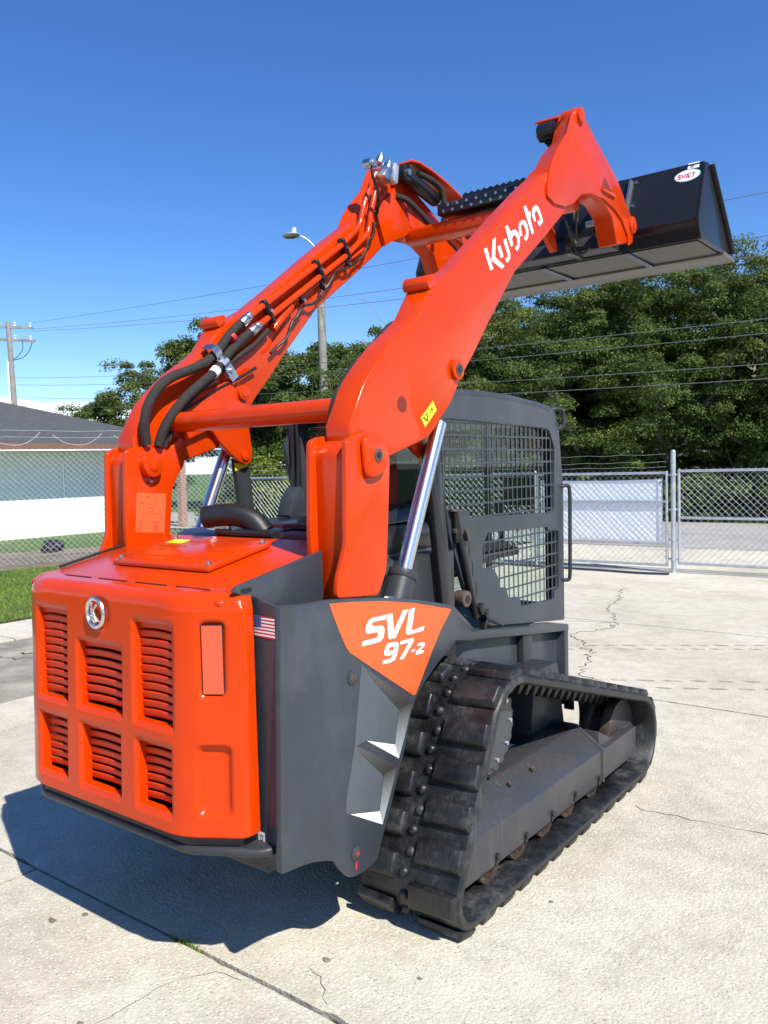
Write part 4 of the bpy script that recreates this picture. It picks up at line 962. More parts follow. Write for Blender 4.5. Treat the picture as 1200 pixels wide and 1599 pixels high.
# ---------------------------------------------------------------- rear grille door
def build_door():
    ctrl = [(-.612,-1.49),(-.616,-1.540),(-.425,-1.655),(.425,-1.655),(.616,-1.540),(.612,-1.49)]
    P = [Vector(ctrl[0])]
    for i in range(1, 5):
        p = Vector(ctrl[i]); a = (Vector(ctrl[i-1])-p).normalized(); c = (Vector(ctrl[i+1])-p).normalized()
        t = 0.075 if i in (2, 3) else 0.022
        for k in range(9):
            u = k/8
            P.append((p+a*t)*(1-u)**2+p*2*u*(1-u)+(p+c*t)*u*u)
    P.append(Vector(ctrl[-1]))
    cum = [0]
    for i in range(1, len(P)): cum.append(cum[-1]+(P[i]-P[i-1]).length)
    half = cum[-1]/2
    cum = np.array(cum)-half
    Px = np.array([p.x for p in P]); Py = np.array([p.y for p in P])
    def cont(s): return np.interp(s, cum, Px), np.interp(s, cum, Py)
    cols = [(-.388,-.205),(-.122,.122),(.205,.388)]
    rects = []
    for ci, (a, b) in enumerate(cols):
        rects.append((a, b, .913, 1.145 if ci == 1 else 1.242))
        rects.append((a+(.008 if ci != 1 else .012), b-(.008 if ci != 1 else .012), .632, .846))
    sx = float(np.interp(0.425, Px[Px.argsort()], cum[Px.argsort()]))
    ch = 1/math.cos(math.atan2(.115, .191))
    def s_of(x): return math.copysign(sx+(abs(x)-.425)*ch, x)
    pockets = []
    for sg in (-1, 1):
        e = sorted((s_of(sg*.487), s_of(sg*.553))); pockets.append((e[0], e[1], 1.022, 1.258, .020))
        e = sorted((s_of(sg*.478), s_of(sg*.566))); pockets.append((e[0], e[1], .645, .862, .022))
    ss = set(np.linspace(-half, half, 150).round(4)); zz = set(np.linspace(.575, 1.30, 80).round(4))
    for a, b, c, d in rects:
        for t in (-.036, -.028, -.02, -.012, -.006, 0):
            ss |= {round(a+t, 4), round(b-t, 4)}; zz |= {round(c+t, 4), round(d-t, 4)}
    ss = np.array(sorted(ss)); zz = np.array(sorted(zz))
    def dedupe(v, keep, tol):
        out = [v[0]]
        for q in v[1:]:
            if q-out[-1] > tol or q in keep:
                out.append(q)
        return np.array(out)
    ks = {round(x, 4) for r in rects for x in r[:2]}; kz = {round(x, 4) for r in rects for x in r[2:]}
    ss = dedupe(ss, ks, .0025); zz = dedupe(zz, kz, .0025)
    x, y = cont(ss)
    tx = np.gradient(x, ss); ty = np.gradient(y, ss)
    ln = np.hypot(tx, ty); nx = ty/ln; ny = -tx/ln          # outward normal (rearwards)
    SS, ZZ = np.meshgrid(ss, zz)
    depth = np.zeros_like(SS)
    hole = np.zeros_like(SS, bool)
    for a, b, c, d in rects:
        qx = np.maximum(a-SS, SS-b); qz = np.maximum(c-ZZ, ZZ-d)
        dist = np.hypot(np.maximum(qx, 0), np.maximum(qz, 0))
        t = np.clip(1-dist/.020, 0, 1)
        depth = np.maximum(depth, .011*t*t*(3-2*t))
        ins = (qx < -1e-5) & (qz < -1e-5)
        hole |= ins
        depth = np.where(ins, .06, depth)
    for a, b, c, d, dp in pockets:
        r = .018
        qx = np.maximum(a+r-SS, SS-b+r); qz = np.maximum(c+r-ZZ, ZZ-d+r)
        dist = np.hypot(np.maximum(qx, 0), np.maximum(qz, 0))-r
        t = np.clip(.5-dist/.022, 0, 1)
        depth = np.maximum(depth, dp*t*t*(3-2*t))
    # emblem seat
    dist = np.hypot(SS-.006, ZZ-1.256)-.060
    t = np.clip(.5-dist/.012, 0, 1); depth = np.maximum(depth, .006*t*t*(3-2*t))
    rows = []
    for inset in (.035, .018, .006):
        rows.append((np.full(len(ss), inset), {.035: .560, .018: .563, .006: .569}[inset]))
    V = []
    taper = lambda z: 0.012*(z-.95)/.4        # door leans in a touch towards the top
    for ins, z in rows: V.append(np.stack([x-nx*ins, y-ny*(ins+taper(z)), np.full(len(ss), z)], 1))
    for j, z in enumerate(zz):
        V.append(np.stack([x-nx*depth[j], y-ny*(depth[j]+taper(z)), np.full(len(ss), z)], 1))
    base = 3
    for k in range(1, 8):
        a = R(90*k/7); ins = .05*(1-math.cos(a))+taper(1.3); z = 1.30+.05*math.sin(a)
        V.append(np.stack([x*(1-ins/.62), -1.25+(y+1.25)*(1-ins/.40), np.full(len(ss), z)], 1))
    V.append(np.stack([x*(1-.10/.62), -1.25+(y+1.25)*(1-.10/.40), np.full(len(ss), 1.353)], 1))
    n = len(ss); m = len(V); V = np.concatenate(V)
    hc = np.zeros((m-1, n-1), bool)
    hh = hole
    for j in range(len(zz)-1):
        for i in range(n-1):
            # a cell is open when any of its corners lies strictly inside an opening
            if hh[j, i] or hh[j+1, i] or hh[j, i+1] or hh[j+1, i+1]:
                hc[base+j, i] = True
    # thin openings: cells whose centre is inside
    F = []
    for j in range(m-1):
        for i in range(n-1):
            jj = j-base
            if 0 <= jj < len(zz)-1:
                cs = (ss[i]+ss[i+1])/2; cz = (zz[jj]+zz[jj+1])/2
                if any(a < cs < b and c < cz < d for a, b, c, d in rects): continue
            F.append((j*n+i, j*n+i+1, (j+1)*n+i+1, (j+1)*n+i))
    # the depth of vertices strictly inside must not pull the rim: they are unused now
    me = bpy.data.meshes.new('grille_door'); me.from_pydata([tuple(v) for v in V], [], F)
    bm = bmesh.new(); bm.from_mesh(me)
    bmesh.ops.delete(bm, geom=[v for v in bm.verts if not v.link_faces], context='VERTS')
    # return flange round every opening
    be = [e for e in bm.edges if len(e.link_faces) == 1 and .58 < e.verts[0].co.z < 1.29 and abs(e.verts[0].co.x) < .42 and abs(e.verts[1].co.x) < .42]
    ex = bmesh.ops.extrude_edge_only(bm, edges=be)
    bmesh.ops.translate(bm, verts=[g for g in ex['geom'] if isinstance(g, bmesh.types.BMVert)], vec=(0, .032, 0))
    bmesh.ops.recalc_face_normals(bm, faces=bm.faces)
    bm.to_mesh(me); bm.free()
    me.shade_smooth(); me.set_sharp_from_angle(angle=R(42))
    o = link('grille_door', me, 'orange', loader)
    # louvers
    for ci, (a, b, c, d) in enumerate(rects):
        w = b-a+.012; pitch = .0290 if d > .9 else .0285
        nsl = int((d-c-.004)/pitch); pitch = (d-c-.004)/nsl; z = d-.004
        lm = None
        while z > c+.010:
            bb = B(); rows_ = []
            for (yy, dz) in ((0, 0), (.001, -.009), (.004, -.019), (.012, -.0255)):
                rows_.append((yy, dz))
            nn = 6; vs = []
            for k in range(nn+1):
                u = k/nn; xx = -w/2+w*u; sag = .006*math.sin(math.pi*u)
                for (yy, dz) in rows_: vs.append((xx, yy, dz+sag))
                for (yy, dz) in rows_[::-1]: vs.append((xx, yy+.003, dz+sag+.003))
            q = 8
            fs = [(k*q+i, k*q+(i+1) % q, (k+1)*q+(i+1) % q, (k+1)*q+i) for k in range(nn) for i in range(q)]
            bb.add(vs, fs+[tuple(range(q)), tuple(range(nn*q, nn*q+q))[::-1]])
            if lm is None:
                l = obj('louver', bb, 'orange_louver', o); lm = l
            else:
                l = inst(lm, o)
            l.location = ((a+b)/2, -1.624, z)
            z -= pitch
    # reflectors
    for sg in (-1, 1):
        th = math.atan2(.115, .191)*sg
        c = Vector((sg*.520, -1.5978+.0165, 1.14))
        nrm = Vector((math.sin(math.atan2(.115, .191))*sg, -math.cos(math.atan2(.115, .191)), 0))
        tg = Vector((nrm.y*-1, nrm.x, 0))
        c = c+nrm*.002
        def rect(hw, hh_, off):
            return [c+tg*a+Vector((0, 0, b))+nrm*off for a, b in ((-hw, -hh_), (hw, -hh_), (hw, hh_), (-hw, hh_))]
        bb = B(); bb.prism(None, rect(.036, .112, 0), rect(.036, .112, .002)); obj('reflector_border', bb, 'ink', o)
        bb = B(); bb.prism(None, rect(.033, .109, .0022), rect(.033, .109, .004)); obj('reflector', bb, 'reflector', o)
    # emblem
    bb = B(); nn = 48
    for k in range(nn):
        a = 2*math.pi*k/nn
        for j in range(8):
            t = 2*math.pi*j/8
            rr = .0475+.0075*math.cos(t)
            bb.v.append((.006+rr*math.cos(a), -1.657-.0065*math.sin(t)*1.0, 1.256+rr*math.sin(a)*1.04))
    bb.f = [(k*8+j, k*8+(j+1) % 8, ((k+1) % nn)*8+(j+1) % 8, ((k+1) % nn)*8+j) for k in range(nn) for j in range(8)]
    obj('emblem_ring', bb, 'chrome', o)
    kk = [[(-.35,.83),(-.18,.83),(-.23,.08),(-.5,-.08)],[(.32,.71),(.53,.67),(-.03,.08),(-.27,.14)],[(-.27,.13),(0,.08),(.17,-.17),(.67,-.56),(.43,-.63),(-.4,-.03)],[(-.5,-.08),(.1,-.14),(.43,-.61),(.1,-.75),(-.37,-.56),(-.53,-.36)]]
    bb = B()
    for i_, q in enumerate(kk): bb.py([(.006+a*.045, 1.256+b*.047) for a, b in q], -1.657, -1.6635-.0006*i_)
    obj('emblem', bb, 'chrome', o, bevel=.0015)
    return o
door = build_door()

# radiator seen behind the louvers
b = B(); b.box((-.46, -1.50, .59), (.46, -1.47, 1.29))
rad = obj('radiator', b, 'radiator', loader)
b = B()
for i in range(92): b.box((-.455+i*.01, -1.506, .60), (-.4525+i*.01, -1.4985, 1.28))
fin = obj('fin_pack', b, 'grey_dk', rad); fin['kind'] = 'stuff'
b = B()
for z in (.74, .80, 1.06): b.box((-.42, -1.53, z), (.42, -1.51, z+.03))
obj('fan_shroud', b, 'grey_dk', rad, bevel=.004)

# bumper lip
b = B()
cont = [(-.665,-1.44),(-.665,-1.49),(-.64,-1.525),(-.44,-1.632),(-.40,-1.640),(.40,-1.640),(.44,-1.632),(.64,-1.525),(.665,-1.49),(.665,-1.44)]
b.pz(cont+[(.60,-1.30),(-.60,-1.30)], .502, .532)
obj('bumper', b, 'grey_dk', loader, bevel=.012, seg=3)
b = B(); b.pz([(-.58,-1.45),(-.58,-1.535),(-.42,-1.63),(.42,-1.63),(.58,-1.535),(.58,-1.45)], .533, .575); obj('door_seal', b, 'ink', loader)

# engine bay body
b = B(); b.px([(-1.46,.42),(-1.46,1.30),(-.95,1.36),(-.2,1.36),(-.2,.30),(-.9,.30)], -.555, .555)
obj('engine_bay', b, 'grey_dk', loader, bevel=.01)

# hood top
hz = lambda y: 1.335+.2*(y+1.56)
b = B(); b.px([(-1.585,hz(-1.585)-.004),(-1.5,hz(-1.5)),(-.93,hz(-.93)),(-.90,hz(-.93)-.03),(-.90,1.25),(-1.53,1.25)], -.56, .56)
hood = obj('hood', b, 'orange', loader, bevel=.022, seg=4)
b = B()
def slab_on_hood(b, x0, x1, y0, y1, h0, h1):
    lo = [(x0,y0,hz(y0)+h0),(x1,y0,hz(y0)+h0),(x1,y1,hz(y1)+h0),(x0,y1,hz(y1)+h0)]
    b.prism(None, lo, [(x,y,z+h1-h0) for x,y,z in lo])
slab_on_hood(b, -.30, .265, -1.37, -1.05, .004, .024)
ap = obj('access_panel', b, 'orange', hood, bevel=.005)
b = B(); slab_on_hood(b, -.285, .25, -1.355, -1.065, .0, .006); obj('panel_gasket', b, 'ink', ap)
b = B(); slab_on_hood(b, -.20, .20, -1.29, -1.285, .0243, .0252); slab_on_hood(b, -.26, -.10, -1.165, -1.161, .0243, .0252); slab_on_hood(b, .06, .24, -1.20, -1.196, .0243, .0252)
slab_on_hood(b, -.16, .20, -1.10, -1.096, .0243, .0252)
obj('panel_crease', b, 'orange_louver', ap)
for x, y in ((-.275,-1.345),(.24,-1.345),(-.275,-1.075),(.24,-1.075)):
    b = B(); b.cyl((x,y,hz(y)+.024),(x,y,hz(y)+.028),.013); b.cyl((x,y,hz(y)+.028),(x,y,hz(y)+.038),.008,6)
    obj('bolt', b, 'steel', ap)
b = B(); slab_on_hood(b, -.27, -.17, -1.135, -1.085, .0243, .0252); obj('warning_sticker', b, 'yellow', ap)
for i in range(4):
    x = -.36+i*.22
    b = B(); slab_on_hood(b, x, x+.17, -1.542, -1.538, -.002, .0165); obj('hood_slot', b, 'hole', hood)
b = B(); b.tube([(-.562, y, hz(y)+.004) for y in np.linspace(-1.44, -.92, 8)], .006, 8)
obj('hood_seal', b, 'ink', hood)

# charcoal plates beside the hood
for sg in (-1, 1):
    b = B(); b.px([(-1.545,1.355),(-1.525,1.370),(-1.12,1.446),(-1.12,1.20),(-1.45,1.20),(-1.45,1.31)], sg*.566, sg*.586)
    if sg < 0: b.v = [(x, y, z-.035) for x, y, z in b.v]
    p = obj('hood_side_plate', b, 'grey', loader, bevel=.004)
    if sg > 0:
        b = B(); b.box((.5862,-1.515,1.347),(.588,-1.47,1.361)); obj('slot', b, 'ink', p)
        b = B(); b.cyl((.586,-1.36,1.288),(.592,-1.36,1.288),.008); obj('bolt', b, 'grey_dk', p)

# ---------------------------------------------------------------- fenders
FEND = D['fender']
def fender(sg):
    b = B(); b.px(roundpoly(FEND, .012, 2), sg*.690, sg*.715)
    f = obj('fender_panel', b, 'grey', loader, bevel=.004)
    # rear return, rolled round the corner
    ring = []
    for (x, y) in [(.555,-1.462),(.60,-1.470),(.692,-1.476)]+arc(.697,-1.4575,.0185,-90,-5,6)+[(.7155,-1.41),(.70,-1.41),(.694,-1.452),(.685,-1.460),(.60,-1.456),(.558,-1.448)]:
        ring.append((sg*x, y))
    b = B(); b.prism(None, [(x,y,.464+(0 if abs(x) > .66 else .03)) for x,y in ring], [(x,y,1.302+(abs(x)-.715)*-.25) for x,y in ring])
    obj('rear_return', b, 'grey', f, ang=50)
    # front slope that runs in to the cab foot
    A = [(.713,-.452,1.150),(.713,-.456,1.016),(.50,.05,.90),(.50,.05,.955)]
    b = B(); b.prism(None, [(sg*x,y,z) for x,y,z in A], [(sg*(x-.02),y-.01,z) for x,y,z in A])
    b.prism(None, [(sg*x,y,z) for x,y,z in [(.713,-.57,1.180),(.713,-.452,1.150),(.50,.05,.957),(.50,-.6,1.10)]], [(sg*x,y,z-.015) for x,y,z in [(.713,-.57,1.180),(.713,-.452,1.150),(.50,.05,.957),(.50,-.6,1.10)]])
    obj('front_slope', b, 'grey', f)
    # wheel-arch lip inside
    b = B(); b.px([(-1.19,1.26),(-.6,1.16),(-.6,1.12),(-1.19,1.22)], sg*.54, sg*.688); obj('top_web', b, 'grey_dk', f)
    for (y, z) in ((-1.130,1.010),(-1.135,.388)):
        b = B(); b.cyl((sg*.715,y,z),(sg*.720,y,z),.026,24); q = obj('bolt_boss', b, 'grey', f, bevel=.003)
        b = B(); b.cyl((sg*.7201,y,z),(sg*.7225,y,z),.016,20); obj('bolt_washer', b, 'rust', f, bevel=.001)
        b = B(); b.cyl((sg*.7226,y,z),(sg*.7240,y,z),.007,6); obj('bolt_head', b, 'red' if z < .5 else 'rust', f)
    return f
fR = fender(1); fL = fender(-1)
b = B(); b.add([(.7164,-1.141,.360),(.7164,-1.133,.360),(.7164,-1.130,.335),(.7164,-1.137,.325),(.7164,-1.145,.342)], [(0,1,2,3,4)])
obj('paint_drip', b, 'red', fR, recalc=False)
flat_yz('grey_wedge_print', [D['flight']], .7158, 'decal_light', fR)
flat_yz('orange_print', [D['tri']], .7164, 'decal_orange', fR)
for k in ('fd1', 'fd2'): flat_yz('dark_fang_print', [D[k]], .7169, 'fade_dark', fR)
for k in ('ff1', 'ff2'): flat_yz('grey_fang_print', [D[k]], .7169, 'fade_mid', fR)
for k in ('fw1', 'fw2'): flat_yz('white_fang_print', [D[k]], .7172, 'white', fR)
q = D['SVL']
flat_yz('panel_letters', q, .7174, 'white', fR)
q = D['N97']
flat_yz('panel_numerals', q, .7174, 'white', fR)
# flag sticker and small label on the rear return
def on_return(u, v, off=.0015):        # u along the return (0 inner .. 1 outer)
    a = Vector((.60,-1.470,0)); c = Vector((.692,-1.476,0))
    n = Vector((-(a-c).y, (a-c).x, 0)).normalized()
    if n.y > 0: n = -n
    p = a+(c-a)*u; return (p.x+n.x*off, p.y+n.y*off, v)
def ret_quad(name, u0, u1, z0, z1, mat, off):
    b = B(); b.add([on_return(u0,z0,off),on_return(u1,z0,off),on_return(u1,z1,off),on_return(u0,z1,off)], [(0,1,2,3)])
    return obj(name, b, mat, fR, recalc=False)
fx0, fx1, fz0, fz1 = -.12, 1.02, 1.203, 1.273
for i in range(13):
    z0 = fz0+(fz1-fz0)*i/13; z1 = fz0+(fz1-fz0)*(i+1)/13
    ret_quad('flag_stripe', fx0, fx1, z0, z1, 'red' if i % 2 == 0 else 'white', .0015)
ret_quad('flag_canton', fx0, fx0+(fx1-fx0)*.40, fz0+(fz1-fz0)*6/13, fz1, 'blue', .0022)
b = B()
for r_ in range(5):
    for c_ in range(6):
        u = fx0+.03+c_*.083; z = fz0+(fz1-fz0)*6/13+.005+r_*.0075
        b.add([on_return(u-.010,z,.0026),on_return(u+.010,z,.0026),on_return(u+.010,z+.0022,.0026),on_return(u-.010,z+.0022,.0026)], [(0,1,2,3)])
obj('flag_stars', b, 'white', fR, recalc=False)
ret_quad('small_label', -.20, .16, .518, .562, 'white', .0018)
b = B()
for (u0,u1,z0,z1) in ((-.13,.09,.548,.551),(-.08,-.05,.528,.548),(.02,.05,.528,.548),(-.08,.05,.532,.535)):
    b.add([on_return(u0,z0,.002),on_return(u1,z0,.002),on_return(u1,z1,.002),on_return(u0,z1,.002)], [(0,1,2,3)])
obj('label_mark', b, 'ink', fR, recalc=False)
# hinges in the gap between door and fender
for z in (.72, .86, 1.06, 1.17):
    b = B(); b.cyl((.590,-1.485,z),(.590,-1.485,z+.07),.014,12); b.box((.565,-1.49,z+.01),(.595,-1.466,z+.06))
    obj('door_hinge', b, 'ink', loader)

# ---------------------------------------------------------------- towers
def tower(sg):
    t = obj('tower', B().px(roundpoly([(-1.105,1.22),(-1.105,1.79),(-1.05,1.842),(-.97,1.842),(-.97,1.80),(-1.05,1.80),(-1.07,1.77),(-1.07,1.22)], .03, 4), sg*.552, sg*.682), 'orange', loader, bevel=.006)
    b = B(); b.px(roundpoly(D['tower'], .02, 3), sg*.682, sg*.705); obj('outer_plate', b, 'orange', t, bevel=.007, seg=3)
    yz = [(y, z) for y, z in D['towerL'][:-2]]+[(-.93,1.22),(-1.135,1.22),(-1.14,1.5)]
    b = B(); b.px(roundpoly(yz, .02, 3), sg*.528, sg*.552); ip = obj('inner_plate', b, 'orange', t, bevel=.007, seg=3)
    c = (-.975, 1.778)
    b = B(); b.px(roundpoly([(c[0]-.075,c[1]+.075),(c[0]+.07,c[1]+.06),(c[0]+.065,c[1]-.065),(c[0]-.06,c[1]-.09)], .05, 5), sg*.705, sg*.730)
    bo = obj('pivot_boss', b, 'orange', t, bevel=.012, seg=3)
    b = B(); b.cyl((sg*.730,c[0]+.005,c[1]),(sg*.733,c[0]+.005,c[1]),.024,24); obj('pin_washer', b, 'rust', bo, bevel=.001)
    b = B(); b.cyl((sg*.733,c[0]+.005,c[1]),(sg*.7345,c[0]+.005,c[1]),.012,12); obj('pin_head', b, 'ink', bo)
    y, z = D['pinL'][0]
    b = B(); b.cyl((sg*.528,y,z),(sg*.488,y,z),.052,32); pb = obj('pin_boss', b, 'orange', t, bevel=.006)
    b = B(); b.cyl((sg*.488,y,z),(sg*.485,y,z),.026,24); obj('pin_end', b, 'orange', pb, bevel=.001)
    b = B(); b.cyl((sg*.528,y+.0,z-.055),(sg*.512,y,z-.075),.009,10); obj('grease_nipple', b, 'steel', pb)
    return t
tR = tower(1); tL = tower(-1)
sc = D['schem']
flat_yz('schematic_print', [sc], -.5272, 'decal_paper', tL)
b = B()
def sp_(u, v):
    a = Vector(sc[3]); e1 = Vector(sc[2])-a; e2 = Vector(sc[0])-a
    p = a+e1*u+e2*v; return (-.5266, p.x, p.y)
for i in range(9):
    for (u0, u1) in ((.08,.28),(.58,.85)):
        v = .04+i*.03; w = u0+(u1-u0)*random.uniform(.6, 1); b.add([sp_(u0,v),sp_(w,v),sp_(w,v+.006),sp_(u0,v+.006)], [(0,1,2,3)])
for i in range(46):
    u = random.uniform(.08,.9); v = random.uniform(.36,.92)
    if abs(u-.5)+abs(v-.62) > .62: continue
    if i % 2: b.add([sp_(u,v),sp_(u+random.uniform(.02,.09),v),sp_(u+.05,v+.008),sp_(u,v+.008)], [(0,1,2,3)])
    else: b.add([sp_(u,v),sp_(u+.012,v),sp_(u+.012,v+.05),sp_(u,v+.05)], [(0,1,2,3)])
obj('schematic_lines', b, 'decal_dark', tL, recalc=False)

# ---------------------------------------------------------------- lift arms
ARM = D['arm'][:24]+[(.945,3.622),(.922,3.605),(.891,3.530),(.841,3.432),(.775,3.375),(.701,3.325),(.668,3.285),(.647,3.252),(.366,3.062),(.117,2.880),(-.110,2.709),(-.312,2.564),(-.470,2.478)]+D['arm'][35:]+[(-1.055,1.80),(-.99,1.73),(-.90,1.72)]
def arm(sg):
    b = B(); b.px(ARM, sg*.560, sg*.678)
    AX = .678
    a = obj('lift_arm', b, 'orange', loader, bevel=.009, seg=3, blim=50, ang=40)
    b = B(); b.px(D['tipplate'], sg*.678, sg*.690); obj('tip_plate', b, 'orange', a, bevel=.003, blim=50, ang=40)
    # rear closing plate between the body and the wider tip plate
    ou = [(.945,3.600),(.8271,3.5696),(.7575,3.4397),(.6394,3.3247),(.5753,3.2436),(.5304,3.1587),(.53,3.12)]
    ii = [(.945,3.610),(.893,3.540),(.845,3.440),(.705,3.330),(.650,3.258),(.56,3.195),(.54,3.15)]
    b = B()
    for (y0, z0), (y1, z1) in zip(ou, ii): b.v += [(sg*.6885, y0+.002, z0), (sg*.558, y1, z1)]
    b.f = [(2*k, 2*k+1, 2*k+3, 2*k+2) for k in range(len(ou)-1)]
    obj('tip_closing_plate', b, 'orange', a, ang=45)
    (y, z) = D['pins_arm'][0]
    b = B(); b.cyl((sg*.678,y,z),(sg*.695,y,z),.043,32); p = obj('pin_boss', b, 'orange', a, bevel=.005)
    b = B(); b.cyl((sg*.695,y,z),(sg*.698,y,z),.026,24); obj('pin_washer', b, 'rust', p, bevel=.001)
    b = B(); b.cyl((sg*.698,y,z),(sg*.6995,y,z),.013,12); obj('pin_head', b, 'ink', p)
    (y, z) = D['pins_arm'][1]
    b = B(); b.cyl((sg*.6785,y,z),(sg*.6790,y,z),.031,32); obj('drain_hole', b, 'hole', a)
    # raised doubler round the hole
    b = B(); b.px(roundpoly([(-1.02,1.86),(-1.0,1.99),(-.86,2.10),(-.76,2.125),(-.70,2.07),(-.69,1.97),(-.62,1.845),(-.80,1.80)], .05, 4), sg*.6775, sg*.6784); obj('doubler_plate', b, 'orange', a)
    b = B(); b.cyl((sg*.68,1.668,3.165),(sg*.704,1.668,3.165),.050,28); p = obj('hinge_boss', b, 'orange', a, bevel=.006)
    b = B(); b.cyl((sg*.704,1.668,3.165),(sg*.708,1.668,3.165),.027,20); obj('hinge_pin', b, 'orange', p)
    b = B(); b.cyl((sg*.60,.905,3.57),(sg*.708,.905,3.57),.040,24); obj('top_boss', b, 'orange', a, bevel=.006)
    s0 = D['slot']
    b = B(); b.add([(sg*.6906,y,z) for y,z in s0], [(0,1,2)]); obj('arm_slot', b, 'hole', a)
    b = B(); b.prism(None, [(sg*.69,s0[1][0],s0[1][1]-.012),(sg*.69,s0[2][0],s0[2][1]-.012),(sg*.69,s0[2][0],s0[2][1]),(sg*.69,s0[1][0],s0[1][1])], [(sg*.704,s0[1][0],s0[1][1]-.012),(sg*.704,s0[2][0],s0[2][1]-.012),(sg*.704,s0[2][0],s0[2][1]),(sg*.704,s0[1][0],s0[1][1])])
    obj('slot_lip', b, 'orange', a)
    # stop pad bracket on the upper edge
    b = B(); b.px(roundpoly([(-.50,2.505),(-.545,2.492),(-.560,2.462),(-.545,2.435),(-.50,2.46)], .012, 3), sg*.556, sg*.680)
    obj('stop_pad', b, 'orange', a, bevel=.004)
    # inner bracket lobe that carries the control link
    lob = [(-.80,2.06),(-.52,2.18),(-.402,2.085),(-.391,1.945),(-.372,1.83),(-.385,1.78),(-.417,1.762),(-.484,1.794),(-.58,1.869),(-.64,1.94),(-.80,1.88)]
    b = B(); b.px(roundpoly(lob, .03, 3), sg*.528, sg*.556); q = obj('link_bracket', b, 'orange', a, bevel=.004)
    b = B(); b.cyl((sg*.528,-.427,1.812),(sg*.518,-.427,1.812),.026,20); obj('link_pin', b, 'orange', q, bevel=.002)
    b = B(); b.cyl((sg*.556,-.428,2.124),(sg*.512,-.428,2.124),.038,24); q2 = obj('boss', b, 'orange', a, bevel=.005)
    b = B(); b.cyl((sg*.512,-.428,2.124),(sg*.509,-.428,2.124),.020,18); obj('boss_pin', b, 'orange', q2)
    # tilt cylinder under a bent guard at the arm tip
    G = D['guard']
    path = [(.925,3.612),(.945,3.622),(1.04,3.634),(1.18,3.622),(1.34,3.592),(1.58,3.528)]
    b = B(); b.px(path+[(y-.002,z-.012) for y,z in path[::-1]], sg*.420, sg*.552)
    obj('cylinder_guard', b, 'orange', a, bevel=.002)
    b = B(); b.cyl((sg*.485,.92,3.550),(sg*.485,1.30,3.475),.045,20); b.cyl((sg*.445,.935,3.547),(sg*.535,.935,3.547),.048,20)
    tc_ = obj('tilt_cylinder', b, 'black', a, bevel=.004)
    b = B(); b.cyl((sg*.485,1.30,3.475),(sg*.45,1.78,3.345),.026,16); obj('tilt_rod', b, 'chrome', tc_)
    b = B(); b.cyl((sg*.443,.935,3.547),(sg*.430,.935,3.547),.020,12); obj('tilt_pin', b, 'steel', tc_)
    b = B(); b.tube(spline([(sg*.455,1.06,3.575),(sg*.44,1.18,3.565),(sg*.43,1.28,3.53),(sg*.425,1.31,3.45),(sg*.43,1.32,3.36),(sg*.45,1.31,3.29)]), .019, 10); obj('tilt_hose', b, 'hose', tc_)
    b = B(); b.tube(spline([(sg*.535,.92,3.42),(sg*.50,.99,3.405),(sg*.475,1.09,3.35),(sg*.46,1.19,3.29),(sg*.46,1.26,3.28)]), .020, 10); obj('tilt_hose', b, 'hose', tc_)
    # inner tip gusset
    b = B(); b.px([(.72,3.27),(.80,3.36),(.90,3.45),(.955,3.54),(1.0,3.50),(1.08,3.24),(1.02,3.195),(.86,3.125),(.80,3.09)], sg*.530, sg*.558)
    obj('tip_gusset', b, 'orange', a, bevel=.003)
    return a
aR = arm(1); aL = arm(-1)
# lettering and hazard sticker on the right arm
q = [tuple(p) for p in D['K_poly']]
flat_yz('arm_letters', q, .6800, 'white', aR)
flat_yz('hazard_sticker', [D['sticker']], .6800, 'yellow', aR)
a0, a1, a2, a3 = [Vector(v) for v in D['sticker']]
def st_(u, v):
    p = a0+(a1-a0)*u+(a3-a0)*v; return (p.x, p.y)
flat_yz('sticker_mark', [[st_(.10,.2),st_(.42,.2),st_(.42,.26),st_(.10,.26)],[st_(.10,.26),st_(.16,.26),st_(.30,.85),st_(.24,.85)],[st_(.36,.26),st_(.42,.26),st_(.30,.85),st_(.25,.80)],[st_(.70,.35),st_(.78,.35),st_(.78,.6),st_(.70,.6)],[st_(.55,.45),st_(.66,.45),st_(.66,.55),st_(.55,.55)]], .6806, 'ink', aR)
# torque tubes between the arms
b = B(); b.cyl((-.56,-.848,1.963),(.56,-.848,1.963),.046,28); obj('cross_tube', b, 'orange', loader, ang=40)
b = B(); b.px(roundpoly([(1.05,3.16),(1.05,3.245),(1.16,3.265),(1.19,3.21),(1.16,3.15)], .02, 3), -.56, .56); xb = obj('cross_beam', b, 'orange', loader, bevel=.004)
b = B(); b.px([(1.16,3.16),(1.24,3.22),(1.42,3.16),(1.46,3.04),(1.40,3.02),(1.28,3.11)], -.30, -.27); obj('beam_web', b, 'orange', xb, bevel=.004)
b = B(); b.px([(1.16,3.16),(1.24,3.22),(1.42,3.16),(1.46,3.04),(1.40,3.02),(1.28,3.11)], .27, .30); obj('beam_web', b, 'orange', xb, bevel=.004)
